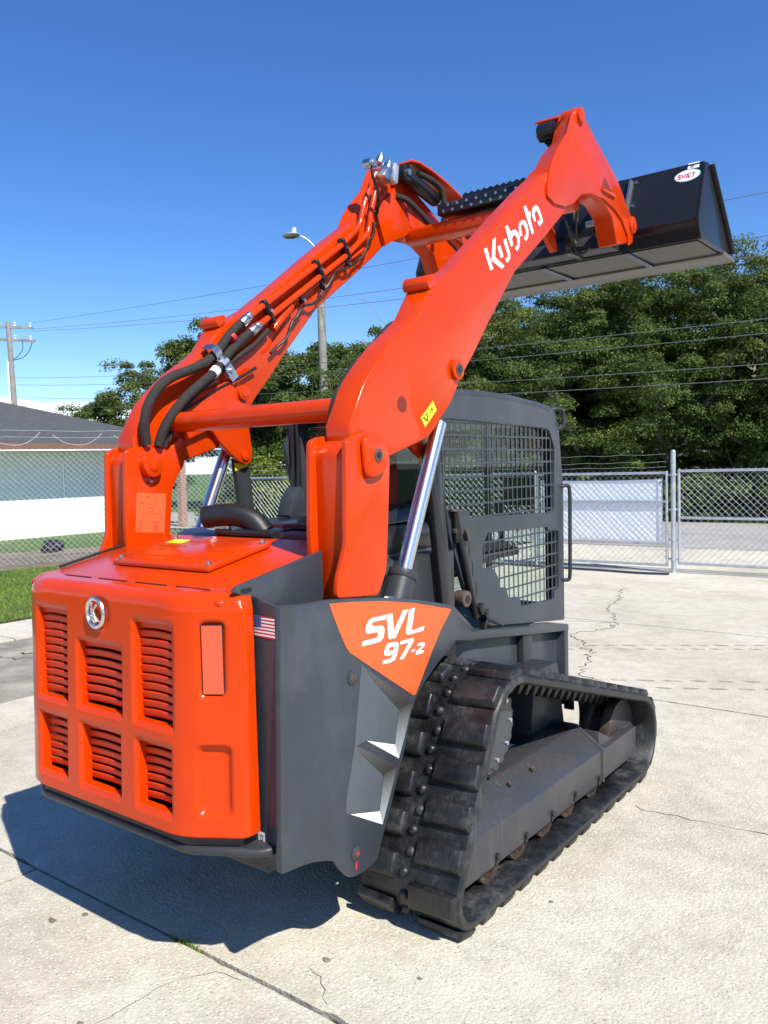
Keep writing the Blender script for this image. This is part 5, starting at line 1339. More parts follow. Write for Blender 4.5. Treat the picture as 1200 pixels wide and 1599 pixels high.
# perforated step treads on the beam
for x0, x1 in ((-.30,.52),):
    b = B(); b.prism(None, [(x0,1.03,3.275),(x1,1.03,3.275),(x1,1.03,3.345),(x0,1.03,3.345)], [(x0,1.20,3.275),(x1,1.20,3.275),(x1,1.20,3.375),(x0,1.20,3.375)])
    stp = obj('step_tread', b, 'black', xb, bevel=.008)
    for r_ in range(2):
        for k in range(12):
            b = B(); x = x0+.05+k*.066+r_*.033
            b.cyl((x,1.0275,3.293+r_*.032),(x,1.0245,3.293+r_*.032),.009,10); obj('tread_dimple', b, 'steel', stp)
    b = B()
    n = 16
    top = []
    for k in range(n): top += [(x0+.10+k*.044, 3.415), (x0+.10+k*.044+.022, 3.428)]
    b.py([(x0+.10,3.38)]+top+[(x0+.10+n*.044,3.38)], 1.17, 1.20)
    obj('tread_teeth', b, 'black', stp)

# ---------------------------------------------------------------- lift cylinders and control links
def lift_cyl(sg):
    t = Vector((sg*.632,-.440,1.868)); q = Vector((sg*.632,-.706,1.308)); d = (q-t).normalized()
    b = B(); b.cyl(q-d*.015, q+d*.62, .055, 28); c = obj('lift_cylinder', b, 'grey_dk', loader, bevel=.004)
    b = B(); b.cyl(t-d*.05, q, .031, 28); obj('rod', b, 'chrome', c, ang=60)
    b = B(); b.cyl(q-d*.022, q+d*.01, .059, 28); obj('gland', b, 'grey_dk', c, bevel=.003)
    b = B(); b.cyl(q+d*.09+Vector((sg*.02,-.055,0)), q+d*.09+Vector((sg*.02,-.105,.012)), .018, 6); b.cyl(q+d*.09+Vector((sg*.02,-.10,.02)), q+d*.09+Vector((sg*.02,-.115,-.06)), .016, 6)
    obj('hose_fitting', b, 'steel', c, bevel=.002)
    return c
lift_cyl(1); lift_cyl(-1)
def ctrl_link(sg):
    b = B(); b.px(roundpoly([(-.46,1.79),(-.42,1.85),(-.365,1.79),(-.272,1.02),(-.355,1.02)], .03, 3), sg*.565, sg*.600)
    k = obj('control_link', b, 'black' if sg > 0 else 'grey_dk', loader, bevel=.006)
    b = B(); b.px([(-.462,1.735),(-.468,1.775),(-.375,1.775),(-.37,1.76)], sg*.564, sg*.5645); obj('yellow_tape', b, 'yellow', k)
    return k
ctrl_link(1); ctrl_link(-1)

# ---------------------------------------------------------------- hoses, tubes, clamps on the arms
def hydraulics(sg, a):
    X = sg*.535
    def P(k, x): return [(x, y, z) for y, z in D[k]]
    def lift(k, x0, bulge):
        p = D[k]; n = len(p)
        return spline([(sg*(x0-bulge*math.sin(math.pi*min(1, i/(n*.75)))), y, z) for i, (y, z) in enumerate(p)])
    b = B(); b.tube(lift('hoseA', .525, .03), .0225, 14); h = obj('hydraulic_hose', b, 'hose', a, ang=60)
    b = B(); b.tube(lift('hoseB', .522, .04), .0225, 14); obj('hydraulic_hose', b, 'hose', a, ang=60)
    b = B(); b.tube(lift('hoseC', .535, .01), .0135, 12); obj('small_hose', b, 'hose', a, ang=60)
    for i, (k, c) in enumerate((('hoseA', 0), ('hoseB', 0))):
        e = [Vector((sg*.518, y, z)) for y, z in D[k]]; d = (e[-1]-e[-2]).normalized()
        b = B(); b.cyl(e[-1]-d*.01, e[-1]+d*.045, .0255, 14); b.cyl(e[-1]+d*.045, e[-1]+d*.075, .022, 6)
        obj('ferrule', b, 'steel', a, bevel=.002)
    A = Vector((sg*.518, *D['hoseA'][8])); d = (Vector((sg*.518, *D['hoseA'][9]))-A).normalized()
    b = B(); b.cyl(A+d*.17, A+d*.195, .024, 14); obj('red_band', b, 'red', a)
    Bp = Vector((sg*.487, *D['hoseB'][5])); d2 = (Vector((sg*.497, *D['hoseB'][6]))-Bp).normalized()
    b = B(); b.cyl(Bp-d2*.02, Bp+d2*.02, .026, 14); obj('white_band', b, 'white', a)
    b = B(); b.tube([(sg*.532, y, z) for y, z in [tuple(v) for v in spline([Vector(q) for q in D['wire']])]], .0085, 8); obj('wire_loom', b, 'rubber_wire', a)
    b = B(); b.tube([(sg*(.530-.012*(i % 9 > 3)), y, z) for i, (y, z) in enumerate([tuple(v) for v in spline([Vector(q) for q in D['wire2']])])], .0085, 8); obj('wire_loom', b, 'rubber_wire', a)
    for k in ('tube1', 'tube2'):
        pts = [D[k][0]]+[D[k][i] for i in (3, 4, 5, 6, 8, 9)]
        pp = []
        for i, q in enumerate(pts):
            pp.append(Vector((sg*.520, *q)))
        # fillet the bend
        out = [pp[0], pp[1], pp[2]]
        for i in range(3, len(pp)-1):
            p = pp[i]; A_ = (pp[i-1]-p).normalized()*.04; C_ = (pp[i+1]-p).normalized()*.04
            out += [p+A_, p+A_*.3+C_*.3, p+C_]
        out.append(pp[-1])
        b = B(); b.tube(out, .0165, 12); obj('hydraulic_tube', b, 'orange', a, ang=60)
    b = B(); b.tube([(sg*.535, y, z) for y, z in D['tube3']], .010, 10); obj('pilot_tube', b, 'orange', a, ang=60)
    b = B()
    p = [Vector((sg*.533, y, z)) for y, z in D['tube3'][:2]]
    b.cyl(p[0]-(p[1]-p[0])*.15, p[0]+(p[1]-p[0])*.75, .020, 12); obj('tube_sleeve', b, 'orange', a, bevel=.004)
    for i, (y, z) in enumerate(D['clamps']):
        n = Vector((0, -.55, .83)); t = Vector((0, .83, .55)); c = Vector((sg*.520, y, z))
        b = B(); b.bar(c-n*.068, c+n*.062, .030, .048, upv=(1, 0, 0)); k = obj('tube_clamp', b, 'black', a, bevel=.012, seg=3)
        b = B(); b.cyl(c+Vector((-sg*.024,0,0)), c+Vector((-sg*.034,0,0)), .010, 6); obj('clamp_bolt', b, 'steel', k)
    for i, (y, z) in enumerate(D['clamps2']):
        n = Vector((0, -.55, .83)); c = Vector((sg*.530, y, z))
        b = B(); b.bar(c-n*.02, c+n*.045, .026, .034, upv=(1, 0, 0)); k = obj('wire_clamp', b, 'black', a, bevel=.008)
        b = B(); b.cyl(c-n*.005+Vector((-sg*.017,0,0)), c-n*.005+Vector((-sg*.026,0,0)), .010, 6); obj('clamp_bolt', b, 'steel', k)
    # bent strap over the hoses
    y, z = D['silver'][0]
    n = Vector((0, -.62, .78)); t = Vector((0, .78, .62)); c = Vector((0, y, z))
    prof = [(.072,.556),(.068,.51),(.055,.490),(.030,.484),(.010,.490),(.003,.503),(-.003,.497),(-.012,.476),(-.030,.468),(-.048,.476),(-.058,.50),(-.062,.556)]
    ring0 = [Vector((sg*x,0,0))+c+n*u for u, x in prof]
    b = B(); m = len(prof)
    V = [p-t*.022 for p in ring0]+[p+t*.022 for p in ring0]
    off = Vector((-sg*.004,0,0))
    V += [p-t*.022+off for p in ring0]+[p+t*.022+off for p in ring0]
    F = []
    for i in range(m-1):
        F += [(i,i+1,m+i+1,m+i),(2*m+i,3*m+i,3*m+i+1,2*m+i+1),(i,2*m+i,2*m+i+1,i+1),(m+i,m+i+1,3*m+i+1,3*m+i)]
    b.add(V, F); k = obj('hose_strap', b, 'steel', a)
    b = B(); q = c+Vector((sg*.505,0,0)); b.cyl(q, q+Vector((-sg*.020,0,0)), .010, 6); obj('strap_bolt', b, 'steel', k)
    y, z = D['silver2'][0]; c = Vector((sg*.516, y, z))
    b = B(); b.bar(c-n*.05, c+n*.045, .006, .05, upv=t); k = obj('hose_bracket', b, 'steel', a)
    b = B(); b.cyl(c+Vector((-sg*.003,0,0)), c+Vector((-sg*.015,0,0)), .011, 6); obj('bracket_bolt', b, 'steel', k)
hydraulics(-1, aL)
HP = [(-1.0,1.84),(-.985,1.902),(-.956,1.985),(-.906,2.047),(-.846,2.112),(-.765,2.167),(-.68,2.238),(-.60,2.295),(-.54,2.30)]
for kk_, xx_ in ((HP, .538), ([(y+.05, z-.05) for y, z in HP], .530)):
    b = B(); b.tube(spline([(xx_, y, z) for y, z in kk_]), .026, 12); obj('hydraulic_hose', b, 'hose', aR, ang=60)
# coupler block at the left arm tip
vp = [Vector((-.47, y-.035, z-.02)) for y, z in D['valve']]
b = B(); c = vp[0]
b.cyl(c+Vector((0,-.03,-.05)), c+Vector((0,.03,.02)), .048, 8, .040); b.cyl(c+Vector((0,.03,.02)), c+Vector((0,.05,.06)), .032, 12, .028); b.cyl(c+Vector((0,.05,.06)), c+Vector((0,.06,.10)), .020, 10, .006)
vb = obj('quick_coupler', b, 'steel', aL, bevel=.004)
b = B(); c = vp[1]; b.cyl(c+Vector((.03,0,-.01)), c+Vector((-.04,.02,.01)), .030, 16); b.cyl(c+Vector((.04,0,-.012)), c+Vector((.03,0,-.01)), .018, 12); obj('coupler_end', b, 'steel', vb, bevel=.003)
b = B(); b.cyl(vp[3]+Vector((0,-.02,-.04)), vp[3]+Vector((0,0,.0)), .026, 10); b.cyl(vp[3], vp[3]+Vector((0,.008,.035)), .012, 8, .006); obj('coupler_nipple', b, 'steel', vb, bevel=.002)
b = B(); b.bar(vp[2]+Vector((0,-.02,-.06)), vp[2]+Vector((0,.0,.055)), .05, .05); obj('coupler_bracket', b, 'galv', vb, bevel=.008)
b = B(); b.tube(spline([vp[1]+Vector((.02,0,-.02)), vp[1]+Vector((.03,-.005,-.08)), vp[1]+Vector((.03,.03,-.14)), vp[1]+Vector((.02,.06,-.20)), Vector((-.515,.705,3.262))]), .010, 8); obj('wire_loom', b, 'rubber_wire', aL)
b = B(); b.tube(spline([Vector((-.52,.6465,3.3961)), Vector((-.51,.66,3.44)), Vector((-.50,.69,3.50))]), .018, 10); b.tube([Vector((-.52,.7266,3.4416)), Vector((-.52,.75,3.47))], .030, 12); obj('coupler_tube', b, 'orange', vb)
# ---------------------------------------------------------------- cab
cab = obj('cab', B().px(roundpoly([(-.14,1.985),(-.13,2.05),(-.05,2.078),(.25,2.090),(.55,2.082),(.81,2.064),(.95,2.045),(1.02,2.005),(1.03,1.975)], .02, 2), -.462, .462), 'grey', loader, bevel=.022, seg=3, ang=45)

def clip_bars(poly, axis, vals):
    """segments of axis-parallel lines inside a polygon"""
    out = []
    o = 1-axis
    n = len(poly)
    for v in vals:
        hits = []
        for i in range(n):
            p, q = poly[i], poly[(i+1) % n]
            if (p[axis]-v)*(q[axis]-v) < 0:
                t = (v-p[axis])/(q[axis]-p[axis]); hits.append(p[o]+t*(q[o]-p[o]))
        hits.sort()
        for k in range(0, len(hits)-1, 2): out.append((v, hits[k], hits[k+1]))
    return out

def cab_side(sg):
    outer = roundpoly(D['cabside'], .015, 2)
    holes = [roundpoly(D['wT'], .012, 2), roundpoly(D['wB'], .012, 2)]
    p = panel_holes('side_guard', outer, holes, .024, lambda u, v, w: (sg*(.462+w), u, v), 'grey', cab, .003)
    for k, poly in enumerate((D['wT'], D['wB'])):
        ys = np.arange(-.14, 1.05, .0505); zs = np.arange(.96, 2.0, .0655)
        for ax, vals in ((0, ys), (1, zs)):
            for (v, a, c) in clip_bars(poly, ax, vals):
                if c-a < .02: continue
                b = B()
                if ax == 0: b.box((sg*.4640, v-.0048, a-.004), (sg*.4665, v+.0048, c+.004))
                else: b.box((sg*.4645, a-.004, v-.0048), (sg*.4660, c+.004, v+.0048))
                obj('guard_bar', b, 'grey', p)
    # small slots behind the strut
    for z in (1.30, 1.20, 1.10):
        b = B(); b.box((sg*.4745,.085+(1.2-z)*.3,z), (sg*.4755,.092+(1.2-z)*.3,z+.07)); obj('slot', b, 'ink', p)
    return p
gR = cab_side(1); gL = cab_side(-1)
# rounded roof edge over the side plate
for sg in (-1, 1):
    top = [(-.115,2.066),(.013,2.086),(.25,2.089),(.515,2.084),(.806,2.066),(.95,2.047)]
    b = B(); b.tube([(sg*.455,y,z-.012) for y,z in top], .022, 12); obj('roof_edge', b, 'grey', cab, ang=60)
# glass, pillars
for sg in (-1, 1):
    b = B(); b.add([(sg*.435,-.10,.98),(sg*.435,1.045,.98),(sg*.435,1.045,1.97),(sg*.435,-.10,1.97)], [(0,1,2,3)]); obj('side_window', b, 'glass', cab)
    b = B(); b.box((sg*.385,1.045,.83), (sg*.452,1.10,2.00)); obj('front_pillar', b, 'grey_dk', cab, bevel=.01)
    # rear pillar with a swept foot
    b = B()
    P = [(.452,2.00),(.452,1.36),(.30,1.36),(.345,1.42),(.375,1.50),(.385,1.60),(.385,2.00)]
    b.py([(sg*x, z) for x, z in P], -.165, -.10); rp = obj('rear_pillar', b, 'grey_dk', cab, bevel=.008)
    b = B(); b.tube([(sg*.43,-.185,1.98),(sg*.43,-.185,1.55),(sg*.42,-.20,1.45)], .012, 10); b.tube([(sg*.40,-.180,1.98),(sg*.40,-.180,1.56),(sg*.37,-.19,1.46)], .009, 10); obj('pillar_trim', b, 'black', rp)
b = B(); b.add([(x,-.133,z) for x, z in [(-.385,2.0),(.385,2.0),(.385,1.6),(.37,1.49),(.33,1.42),(.28,1.38),(-.28,1.38),(-.33,1.42),(-.37,1.49),(-.385,1.6)]], [tuple(range(10))]); rw = obj('rear_window', b, 'glass', cab)
b = B(); b.box((-.45,-.19,1.975), (.45,-.10,2.03)); obj('roof_rail', b, 'black', cab, bevel=.012)
b = B(); b.add([(-.385,1.07,.88),(.385,1.07,.88),(.385,1.07,1.97),(-.385,1.07,1.97)], [(0,1,2,3)]); obj('front_window', b, 'glass', cab)
b = B(); b.box((-.02,1.06,.88), (.02,1.085,1.97)); b.box((-.385,1.06,.84), (.385,1.09,.90)); obj('front_frame', b, 'black', cab, bevel=.005)
# white script sticker in the rear window
pts = [[(-.430,1.520),(-.400,1.556),(-.425,1.560)],[(-.430,1.520),(-.405,1.522),(-.398,1.528)],[(-.40,1.53),(-.396,1.545),(-.393,1.53),(-.388,1.545),(-.384,1.53),(-.378,1.545),(-.372,1.53),(-.366,1.543),(-.36,1.53)],
       [(-.44,1.535),(-.445,1.55),(-.43,1.567),(-.40,1.572),(-.37,1.566)],[(-.435,1.512),(-.40,1.508),(-.365,1.515)]]
b = B()
for st in pts:
    for q in stroke_poly(st, .004): b.add([(v.x, -.1362, v.y) for v in q], [(0,1,2,3)])
obj('script_sticker', b, 'white', cab, recalc=False)
b = B(); b.box((-.46,-.128,1.49), (-.34,-.125,1.60)); obj('sticker_backing', b, 'decal_dark', cab)
# grab handles
b = B(); b.tube(spline([(.470,1.09,1.60),(.495,1.125,1.605),(.505,1.135,1.57),(.505,1.135,1.40),(.505,1.130,1.20),(.505,1.125,1.085),(.495,1.12,1.058),(.47,1.09,1.06)], 5), .011, 10); obj('grab_handle', b, 'grey_dk', cab)
b = B(); b.tube(spline([(.45,1.015,2.035),(.475,1.05,2.045),(.49,1.085,2.03),(.492,1.09,1.99),(.49,1.088,1.945),(.465,1.065,1.93)], 5), .012, 10); b.px([(.985,2.03),(1.03,2.075),(1.065,2.03),(1.04,1.99)], .44, .462); obj('lamp_bracket', b, 'grey_dk', cab, bevel=.003)
# prop strut, latch, hinge lug on the right side
st = D['strut']
b = B(); b.tube([(.492,y,z) for y,z in st], .017, 12); b.cyl((.492,st[0][0],st[0][1]),(.492,st[0][0]+.01,st[0][1]-.14), .012, 10); sr = obj('prop_strut', b, 'black', cab, ang=50)
b = B(); b.bar((.492,st[0][0]-.03,st[0][1]+.01),(.492,st[0][0]+.045,st[0][1]+.006), .03, .012); b.bar((.492,-.10,1.435),(.492,-.03,1.425), .02, .02); b.bar((.49,.0,1.435),(.49,.02,1.38), .025, .02); obj('strut_clip', b, 'rust', sr, bevel=.003)
b = B(); b.cyl((.495,.135,1.015),(.53,.135,1.015), .024, 12); b.cyl((.50,.10,1.045),(.525,.10,1.045), .030, 12); b.bar((.51,.14,.99),(.515,.30,.935), .02, .014); b.bar((.505,.12,.94),(.505,.16,1.03), .03, .02); obj('door_latch', b, 'black', cab, bevel=.003)
b = B(); b.cyl((.47,-.055,1.115),(.53,-.055,1.115), .040, 20); lg = obj('hinge_lug', b, 'rust', loader, bevel=.006)
b = B(); b.cyl((.53,-.055,1.115),(.534,-.055,1.115), .018, 14); obj('lug_hole', b, 'ink', lg)
# interior
b = B(); b.px(roundpoly([(.03,1.20),(-.03,1.72),(.05,1.76),(.12,1.70),(.17,1.22)], .04, 3), -.22, .22); seat = obj('seat_back', b, 'seat', cab, bevel=.03, seg=3)
b = B(); b.box((-.23,.06,1.14), (.21,.52,1.23)); obj('seat_cushion', b, 'seat', cab, bevel=.035, seg=3)
b = B(); b.box((-.16,.10,.92), (.10,.34,1.12)); obj('seat_base', b, 'grey_dk', cab, bevel=.01)
for sg in (-1, 1):
    b = B(); b.px([(.10,1.22),(.10,1.30),(.50,1.34),(.72,1.28),(.72,1.24),(.50,1.24)], sg*.30, sg*.40); cs = obj('side_console', b, 'grey_dk', cab, bevel=.015)
    b = B(); b.tube([(sg*.35,.60,1.30),(sg*.35,.61,1.40),(sg*.345,.60,1.44),(sg*.34,.59,1.53)], [.018,.014,.022,.026], 12); obj('joystick', b, 'black', cs, ang=60)
b = B(); b.box((-.45,-.10,.86), (.45,1.04,.93)); obj('cab_floor', b, 'grey_dk', cab)
b = B(); b.box((-.44,-.10,.93), (.44,-.06,1.40)); obj('rear_bulkhead', b, 'grey_dk', cab)
b = B(); b.box((-.43,-.08,1.955), (.43,1.03,1.985)); obj('headliner', b, 'ink', cab)
b = B(); b.box((.22,.86,1.50), (.40,.90,1.66)); b.box((.29,.87,1.35), (.31,.89,1.5)); obj('display_panel', b, 'black', cab, bevel=.01)

# ---------------------------------------------------------------- body under and behind the cab
b = B(); b.px([(-.20,.32),(-.20,.94),(.04,.94),(1.02,.80),(1.02,.38),(.80,.30)], -.485, .485); fr = obj('main_frame', b, 'grey', loader, bevel=.01)
for sg in (-1, 1):
    b = B(); b.px([(-.25,.972),(.04,.952),(1.035,.816),(1.035,.778),(.04,.908),(-.25,.925)], sg*.40, sg*.535); obj('sill', b, 'grey', fr, bevel=.004)
    b = B(); b.box((sg*.486,.50,.34), (sg*.525,.60,.86)); obj('frame_rib', b, 'grey_dk', fr, bevel=.006)
b = B(); b.box((-.535,.98,.36), (.535,1.03,.79)); obj('front_plate', b, 'grey', fr, bevel=.006)
b = B(); b.box((.50,1.028,.32), (.56,1.045,.42)); obj('tie_down', b, 'grey_dk', fr, bevel=.005)
# engine side panels with vents
for sg in (-1, 1):
    b = B(); b.px([(-.93,.98),(-.93,1.44),(-.55,1.44),(-.22,1.40),(-.08,1.00)], sg*.40, sg*.465); sp2 = obj('engine_side_panel', b, 'grey', loader, bevel=.006)
    for z0 in (1.285, 1.195):
        b = B(); b.px(roundpoly([(-.62,z0),(-.62,z0+.062),(-.30,z0+.068),(-.255,z0+.045),(-.262,z0+.012),(-.29,z0)], .015, 3), sg*.465, sg*.4665); v = obj('vent', b, 'ink', sp2)
        b = B()
        for k in range(6): b.box((sg*.4666,-.615,z0+.004+k*.010), (sg*.468,-.275,z0+.0075+k*.010))
        for k in range(24): b.box((sg*.4666,-.61+k*.014,z0+.003), (sg*.4678,-.607+k*.014,z0+.06))
        obj('vent_mesh', b, 'grey', v)
# engine deck and exhaust
b = B(); b.px([(-.93,1.37),(-.93,1.455),(-.88,1.478),(-.30,1.495),(-.22,1.44),(-.22,1.37)], -.47, .47); dk = obj('engine_deck', b, 'black', loader, bevel=.012)
b = B(); b.prism(None, [(-.05,-.80,1.486),(.45,-.80,1.486),(.45,-.28,1.502),(.10,-.28,1.502)], [(-.02,-.78,1.505),(.43,-.78,1.515),(.43,-.32,1.57),(.12,-.32,1.57)]); obj('deck_cover', b, 'black', dk, bevel=.008)
b = B(); b.tube(spline([(-.215,-.968,1.540),(-.14,-.930,1.550),(-.07,-.90,1.546),(-.01,-.875,1.52),(.03,-.86,1.47)], 5), .048, 22)
ex = obj('exhaust_stack', b, 'soot', dk, ang=50)
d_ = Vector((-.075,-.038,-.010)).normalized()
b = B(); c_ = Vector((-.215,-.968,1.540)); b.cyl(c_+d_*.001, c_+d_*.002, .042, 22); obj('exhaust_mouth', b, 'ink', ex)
b = B(); b.box((-.20,-.93,1.462), (.14,-.70,1.490)); obj('exhaust_flange', b, 'black', dk, bevel=.006)
for x, y in ((-.15,-.90),(.10,-.74),(.22,-.62)):
    b = B(); b.cyl((x,y,1.485),(x,y,1.515),.014,6); obj('bolt', b, 'steel', dk)
b = B(); b.px(roundpoly([(-.30,1.49),(-.26,1.60),(-.20,1.66),(-.17,1.60),(-.17,1.49)], .03, 3), -.45, -.36); obj('mount_bracket', b, 'grey', dk, bevel=.006)

# ---------------------------------------------------------------- bucket and coupler plate
bk = [(2.014,3.552),(1.851,3.184),(1.902,3.073),(2.52,3.090)]
b = B()
t = .014
path = [(2.014,3.552),(1.851,3.184),(1.862,3.135),(1.902,3.073),(2.56,3.086)]
inn = [(2.56,3.100),(1.910,3.088),(1.876,3.140),(1.866,3.180),(2.028,3.548)]
b.px(path+inn, -1.015, 1.015)
bucket = obj('bucket', b, 'black', loader)
for sg in (-1, 1):
    b = B(); b.px(roundpoly([(2.010,3.556),(1.846,3.186),(1.857,3.130),(1.900,3.068),(2.53,3.080),(2.575,3.105),(2.07,3.565)], .01, 2), sg*1.015, sg*1.032); q = obj('side_plate', b, 'black', bucket, bevel=.002)
    b = B(); b.bar((sg*1.037,2.08,3.555),(sg*1.037,2.575,3.105), .012, .05, upv=(1,0,0)); obj('side_edge', b, 'black', q, bevel=.003)
b = B(); b.box((-1.04,2.38,3.062), (1.04,2.64,3.0845)); obj('cutting_edge', b, 'edge_steel', bucket, bevel=.004)
b = B(); b.px([(1.93,3.0715),(2.375,3.080),(2.375,3.0755),(1.93,3.067)], -1.00, 1.00); obj('floor_skin', b, 'bucket_floor', bucket)
for x in (-.60, -.02, .56):
    b = B(); b.box((x-.02,1.90,3.060), (x+.02,2.39,3.070)); obj('floor_rib', b, 'black', bucket)
b = B(); b.cyl((-1.015,2.03,3.552),(1.015,2.03,3.552), .018, 12); obj('top_pipe', b, 'black', bucket)
bn = Vector((0,-(3.552-3.184),(2.014-1.851))).normalized(); bu = Vector((0,2.014-1.851,3.552-3.184)).normalized()
def on_back(x, u, off=0): 
    p = Vector((x,1.851,3.184))+bu*u+bn*off; return (p.x, p.y, p.z)
b = B(); b.prism(None, [on_back(.555,.0,.001),on_back(.568,.0,.001),on_back(.568,.40,.001),on_back(.555,.40,.001)], [on_back(.555,.0,.022),on_back(.568,.0,.022),on_back(.568,.40,.022),on_back(.555,.40,.022)]); b2 = obj('back_rib', b, 'steel', bucket)
for u in (.37, .19):
    b = B(); b.cyl(on_back(.60,u,0), on_back(.60,u,.008), .012, 8); obj('bolt', b, 'steel', bucket)
# oval maker's sticker, print on the bucket back
b = B(); n = 36
ce = (.925,.335)
for (rx, ru, off, mt, nm) in ((.082,.046,.0012,'blue_oval','sticker_rim'),(.076,.041,.0018,'white','oval_sticker')):
    b = B(); b.add([on_back(ce[0]+rx*math.cos(2*math.pi*k/n), ce[1]+ru*math.sin(2*math.pi*k/n), off) for k in range(n)], [tuple(range(n))])
    if mt == 'blue_oval' and mt not in M: M[mt] = simple('sticker_blue', (.05,.22,.32), .4)
    obj(nm, b, mt, bucket, recalc=False)
gl = {'S':[[(1,1.7),(.2,1.8),(0,1.4),(.3,1.05),(.8,.95),(1,.6),(.8,.15),(0,.2)]],'W':[[(0,1.9),(.35,.1),(.65,1.3),(1,.1),(1.3,1.9)]],'I':[[(.2,1.9),(.2,0)]],'C':[[(1,1.6),(.6,1.85),(.15,1.5),(.1,.6),(.4,.1),(1,.3)]],'T':[[(0,1.8),(1,1.8)],[(.5,1.8),(.5,0)]],'E':[[(.9,1.8),(.1,1.8),(.1,.1),(.9,.1)],[(.1,1),(.8,1)]]}
def back_text(s, x0, u0, h, mat, nm, w=.0075, adv=None):
    b = B(); x = x0
    for ch in s:
        for st_k in gl[ch]:
            for q in stroke_poly([(x+a*h*.46+.10*h*c/2*.9, u0+c*h/2) for a, c in st_k], w):
                b.add([on_back(v.x, v.y, .0026) for v in q], [(0,1,2,3)])
        x += h*(.30 if ch == 'I' else .80 if ch == 'W' else .64)
    return obj(nm, b, mat, bucket, recalc=False)
back_text('SWICT', .866, .315, .036, 'red', 'sticker_letters')
b = B(); b.add([on_back(.955+a, .402+c, .0018) for a, c in ((-.035,-.022),(.035,-.022),(.035,.022),(-.035,.022))], [(0,1,2,3)]); obj('tag_sticker', b, 'white', bucket, recalc=False)
back_text('SE', .932, .388, .026, 'ink', 'tag_letters', .004)
# coupler plate between arms and bucket
b = B(); b.px([(1.70,3.10),(1.74,3.36),(1.80,3.40),(1.86,3.38),(1.83,3.19),(1.80,3.08)], -.50, .50); qp = obj('coupler_plate', b, 'black', loader, bevel=.008)
for x in (-.30,.30):
    b = B(); b.px([(1.60,3.05),(1.60,3.22),(1.70,3.40),(1.80,3.40),(1.80,3.05)], x-.02, x+.02); obj('coupler_ear', b, 'black', qp, bevel=.004)
b = B(); b.prism(None, [(-.55,1.66,3.065),(.55,1.66,3.065),(.55,1.70,3.16),(-.55,1.70,3.16)], [(-.55,1.82,3.065),(.55,1.82,3.065),(.55,1.82,3.16),(-.55,1.82,3.16)]); obj('coupler_beam', b, 'grey_dk', qp, bevel=.006)
b = B(); b.tube(spline([(.30,1.45,3.34),(.33,1.50,3.24),(.34,1.56,3.14),(.36,1.60,3.06),(.40,1.62,3.04),(.44,1.62,3.07)]), .009, 8); b.tube(spline([(.42,1.45,3.36),(.40,1.52,3.28),(.37,1.58,3.20),(.36,1.62,3.12)]), .009, 8); obj('coupler_hose', b, 'black', qp)
b = B(); b.cyl((.42,1.62,3.21),(.52,1.62,3.21), .020, 12); b.cyl((.47,1.62,3.21),(.47,1.62,3.26), .010, 10); obj('lock_pin', b, 'steel', qp)
for sg in (-1, 1):
    b = B(); b.cyl((sg*.56,1.668,3.165),(sg*.46,1.668,3.165), .045, 20); obj('hinge_tube', b, 'black', qp, bevel=.004)

# ---------------------------------------------------------------- tracks
def hull(pts):
    pts = sorted(set(pts)); lo = []; hi = []
    cr_ = lambda o, a, b_: (a[0]-o[0])*(b_[1]-o[1])-(a[1]-o[1])*(b_[0]-o[0])
    for p in pts:
        while len(lo) > 1 and cr_(lo[-2], lo[-1], p) <= 0: lo.pop()
        lo.append(p)
    for p in pts[::-1]:
        while len(hi) > 1 and cr_(hi[-2], hi[-1], p) <= 0: hi.pop()
        hi.append(p)
    return lo[:-1]+hi[:-1]
LUG = .034
circ = [(-.400,.655,.230), (.990,.252,.218), (-.772,.150,.116)]
pp = []
for cy, cz, r in circ:
    pp += [(round(cy+r*math.cos(2*math.pi*k/720), 6), round(cz+r*math.sin(2*math.pi*k/720), 6)) for k in range(720)]
H = hull(pp)
Hc = np.array(H+[H[0]]); seg = np.hypot(*(Hc[1:]-Hc[:-1]).T); cl = np.concatenate([[0], np.cumsum(seg)])
LEN = cl[-1]
def at(s):
    s = s % LEN
    y = np.interp(s, cl, Hc[:, 0]); z = np.interp(s, cl, Hc[:, 1])
    s2 = (s+.004) % LEN; s1 = (s-.004) % LEN
    ty = np.interp(s2, cl, Hc[:, 0])-np.interp(s1, cl, Hc[:, 0]); tz = np.interp(s2, cl, Hc[:, 1])-np.interp(s1, cl, Hc[:, 1])
    l = math.hypot(ty, tz); t = (ty/l, tz/l)
    return y, z, t, (t[1], -t[0])            # tangent, outward normal (ccw path)
NL = 33
